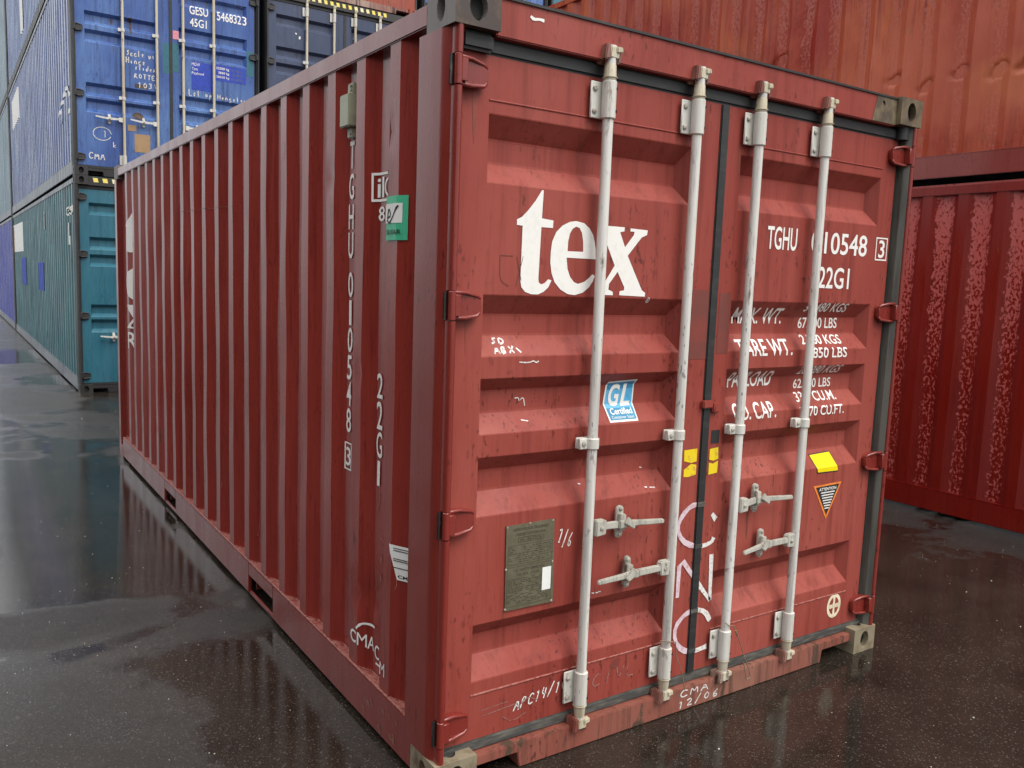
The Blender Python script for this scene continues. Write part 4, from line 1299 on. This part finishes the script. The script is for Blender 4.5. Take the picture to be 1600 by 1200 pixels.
stack('shipping_container', 'dull teal container at ground level in the fourth column, behind the red wall', XD, YB_, 0, bm_('teal_side', 'teal'), doors=False, seed=23)
stack('shipping_container', 'dull teal container in the second layer of the fourth column, behind the red wall', XD, YB_, lev[1], bm_('teal_side', 'teal'), doors=False, seed=24)
stack('shipping_container', 'teal container glimpsed above the red one, left of the faded red wall', XD, YB_, lev[2], bm_('teal_side', 'teal'), doors=False, seed=25)

# --- lettering on the blue container
S40L = door_surf(RIBS40, .165, 1.062)
S40R = door_surf(RIBS40, 1.330, 2.260)
CZ40 = [q for r in RIBS40 for q in r]


def b40(door, surf, name, uv, mat, lift=.0025):
    # coordinates given in the container's own frame
    cu = (.165, .18, 1.020, 1.062) if surf is S40L else (1.330, 1.345, 2.218, 2.260)
    return lay(name, uv, surf, M[mat], door, cu, CZ40, lift)


for t_ in (('GESU', 1.475, 1.725, 2.305, 2.425, .012), ('546832', 1.845, 2.180, 2.290, 2.415, .012), ('3', 2.200, 2.255, 2.290, 2.415, .012), ('45G1', 1.480, 1.705, 2.145, 2.255, .012)):
    b40(br_, S40R, 'number_lettering', text_uv(*t_), 'white')
b40(br_, S40R, 'touch_up_patch', rect_uv(1.495, 1.80, 1.30, 1.68), 'blue_patch', .0015)
b40(br_, S40R, 'touch_up_patch', rect_uv(1.800, 2.245, 1.475, 1.69), 'blue_patch', .0015)
b40(br_, S40R, 'touch_up_patch', rect_uv(2.26, 2.355, 1.60, 1.95), 'teal_patch', .0015)
b40(br_, S40R, 'touch_up_patch', rect_uv(1.246, 1.33, 1.50, 1.88), 'teal_patch', .0015)
b40(bl_, S40L, 'touch_up_patch', rect_uv(1.120, 1.206, 1.46, 1.86), 'teal_patch', .0015)
for t_ in (('MGW', 1.50, 1.61, 1.625, 1.668), ('Tare', 1.50, 1.58, 1.565, 1.605), ('Payload', 1.50, 1.66, 1.500, 1.545), ('32500 kg', 1.83, 2.01, 1.620, 1.662, .012), ('3850 kg', 1.86, 2.01, 1.562, 1.602, .012), ('28650 kg', 1.83, 2.01, 1.505, 1.545)):
    b40(br_, S40R, 'weight_lettering', text_uv(*t_), 'white')
for t_ in (('71650 lb', 2.04, 2.20, 1.620, 1.655), ('8490 lb', 2.06, 2.20, 1.562, 1.598), ('63160 lb', 2.04, 2.20, 1.505, 1.540)):
    b40(br_, S40R, 'weight_lettering', text_uv(*t_), 'rail_grey')
b40(br_, S40R, 'pink_sticker', rect_uv(1.255, 1.335, 1.935, 2.045), 'pink')
b40(bl_, S40L, 'chalk_mark', join_uv(hand_uv('Scale uit', .670, 1.62, .075, .045, .010), hand_uv('Hinge', .66, 1.52, .075, .050, .010), hand_uv('slides', .77, 1.45, .065, .045, .010),
     hand_uv('ROTTE', .76, 1.34, .060, .055, .010), hand_uv('103V', .80, 1.225, .070, .070, .010)), 'chalk')
b40(br_, S40R, 'chalk_mark', join_uv(hand_uv('Let op', 1.46, 1.22, .085, .055, .010), hand_uv('Hengelen', 1.85, 1.22, .060, .052, .010)), 'chalk')
b40(bl_, S40L, 'chalk_mark', join_uv(hand_uv('CMA', .185, .22, .085, .070, .011), stroke_uv([ellipse(.35, .56, .11, .085, 18)], .008), hand_uv('9', .30, .52, .08, .05, .008), hand_uv('51', .29, .52, .09, .07, .008), hand_uv('9k', .42, .40, .07, .06, .008)), 'chalk')
b40(bl_, S40L, 'board_patch', rect_uv(.747, .946, .37, .61), 'cardboard')
b40(bl_, S40L, 'board_patch', rect_uv(.665, .770, .64, .72), 'cardboard', .003)
b40(bl_, S40L, 'rust_stain', join_uv(poly_uv([ellipse(.80, .85, .07, .05, 14)]), poly_uv([ellipse(.72, 2.08, .03, .03, 10)]), rect_uv(.71, .735, 1.90, 2.06), rect_uv(.76, .93, 1.215, 1.265)), 'cast_rust', .0015)
b40(nl_, S40L, 'placard_ghost', poly_uv([[(.175, 2.26), (.375, 2.40), (.57, 2.28), (.40, 2.10)]]), 'navy', .002)
b40(nl_, S40L, 'chalk_mark', stroke_uv([[(.455, 2.33), (.47, 2.31)], [(.52, 2.29), (.515, 2.25)]], .02), 'white')
# side markings on the blue and teal containers
P40 = side_profile(L40)


def s40(root, name, uv, mat, lift=.010):
    sp = [o for o in root.children if o.name.startswith('side_panel')][0]
    return lay(name, uv, lambda u, z, l_: Vector((side_x(P40, -u) - l_, -u, z)), M[mat], sp, [-a for a, b in P40 if -a > uv[0][0][0] - 6], (), lift)


s40(blue, 'logo_panel', poly_uv([[(-10.95, 2.55), (-9.1, 2.60), (-9.1, 1.95), (-10.95, 1.90)]]), 'white')
s40(blue, 'scuffed_marks', stroke_uv([[(-1.6, .95), (-1.0, 1.15), (-.5, 1.2), (-.35, 1.05)], [(-.6, .85), (-.35, .85)], [(-1.3, .8), (-1.25, 1.0)]], .06), 'white')
s40(teal, 'logo_panel', poly_uv([[(-11.9, 2.62), (-9.0, 2.62), (-9.0, 1.98), (-11.9, 1.98)]]), 'paper')
s40(teal, 'logo_panel', rect_uv(-12.05, -11.7, 1.98, 2.6), 'orange_line')
s40(teal, 'touch_up_patch', rect_uv(-9.5, -8.35, 1.25, 1.84), 'blue_patch')
s40(teal, 'touch_up_patch', rect_uv(-5.5, -4.62, 1.24, 1.74), 'blue_patch')
s40(teal, 'number_lettering', text_uv('GESU', -1.0, -.35, 2.40, 2.52, .02), 'white')
s40(teal, 'scuffed_marks', join_uv(rect_uv(-.78, -.70, 2.12, 2.30), rect_uv(-.92, -.88, 2.0, 2.3), rect_uv(-4.2, -4.1, 2.3, 2.6)), 'white')
s40(up, 'company_lettering', join_uv(rect_uv(-8.0, -7.2, .5, 2.4), rect_uv(-6.6, -6.0, .9, 2.5)), 'white')

# --- the red wall on the right
mr0 = bm_('red_wall', 'red_wall', frame='red_wall', top='red_wall', bot='red_wall', header='red_wall', sill='red_wall', cast='red_wall')
mr1 = bm_('red_wall_up', 'red_wall_up', frame='red_wall_up', top='red_wall_up', bot='red_frame', header='red_wall_up', sill='red_wall_up', cast='red_wall_up')
YR = -2.25
stack('shipping_container', 'wet dark red container on the ground at the right, under a faded orange-red one', 5.19, YR, 0, mr0, doors=False, H=H20, group=GR_, dent=.006, seed=31, nz=16)
rd = dict(hard=[(y - YR, z - 2.61, .085, .045) for y, z in ((1.98, 3.46), (1.70, 3.36), (1.44, 3.42), (1.15, 3.38), (.92, 3.40), (1.85, 3.10), (.70, 3.05))] + [(3.15 - YR, 3.82 - 2.61, .10, .04)])
r1_ = make_container('shipping_container', 'faded orange-red dented container stacked on the wet dark red one at the right', GR_, (5.19, YR, 2.612), L40, H20, mr1, None, doors=False, dent=.009, seed=32, nz=110, pockets=False, hard=rd['hard'])
MB().box(.05, CW - .05, .04, .08, .1, H20 - .13).build('end_panel', M['red_wall_up'], r1_)

# --- unseen row added across the lane to darken what the wet red side mirrors
for i_, (zz, nm) in enumerate(((0, 'unseen dark brown container at ground level, added left of the camera to darken reflections'), (lev[1], 'unseen dark brown container in the upper layer, added left of the camera to darken reflections'))):
    stack('shipping_container', nm, -8.6, -5.0, zz, bm_('brown', 'brown', top='brown', bot='brown'), doors=False, group='unseen containers added across the lane', seed=41 + i_, sides='R')

# ================================================================== GRIT ON THE WET GROUND
grit = MB()
for k in range(2300):
    x = rnd.uniform(-4.5, 5.1)
    y = rnd.uniform(-2.0, 9.0)
    if -.02 < x < 2.45 and -.0 < y < 6.1:
        continue
    s_ = rnd.uniform(.0010, .0032) * (1.9 if rnd.random() < .08 else 1)
    a = rnd.uniform(0, 6.28)
    p = [(x + s_ * math.cos(a + t) * rnd.uniform(.6, 1.2), y + s_ * math.sin(a + t) * rnd.uniform(.6, 1.2), .0005) for t in (0, 2.1, 4.2)]
    grit.add(p + [(x, y, s_ * .9)], [(0, 1, 3), (1, 2, 3), (2, 0, 3)])
gr = grit.build('grit', plain('pale_grit', (0.75, 0.72, 0.66), 0.3, (0.3, 0.27, 0.22), (90, 90, 90), bump=0))
tag(gr, 'tiny pale specks of grit scattered over the wet asphalt', 'grit', kind='stuff')
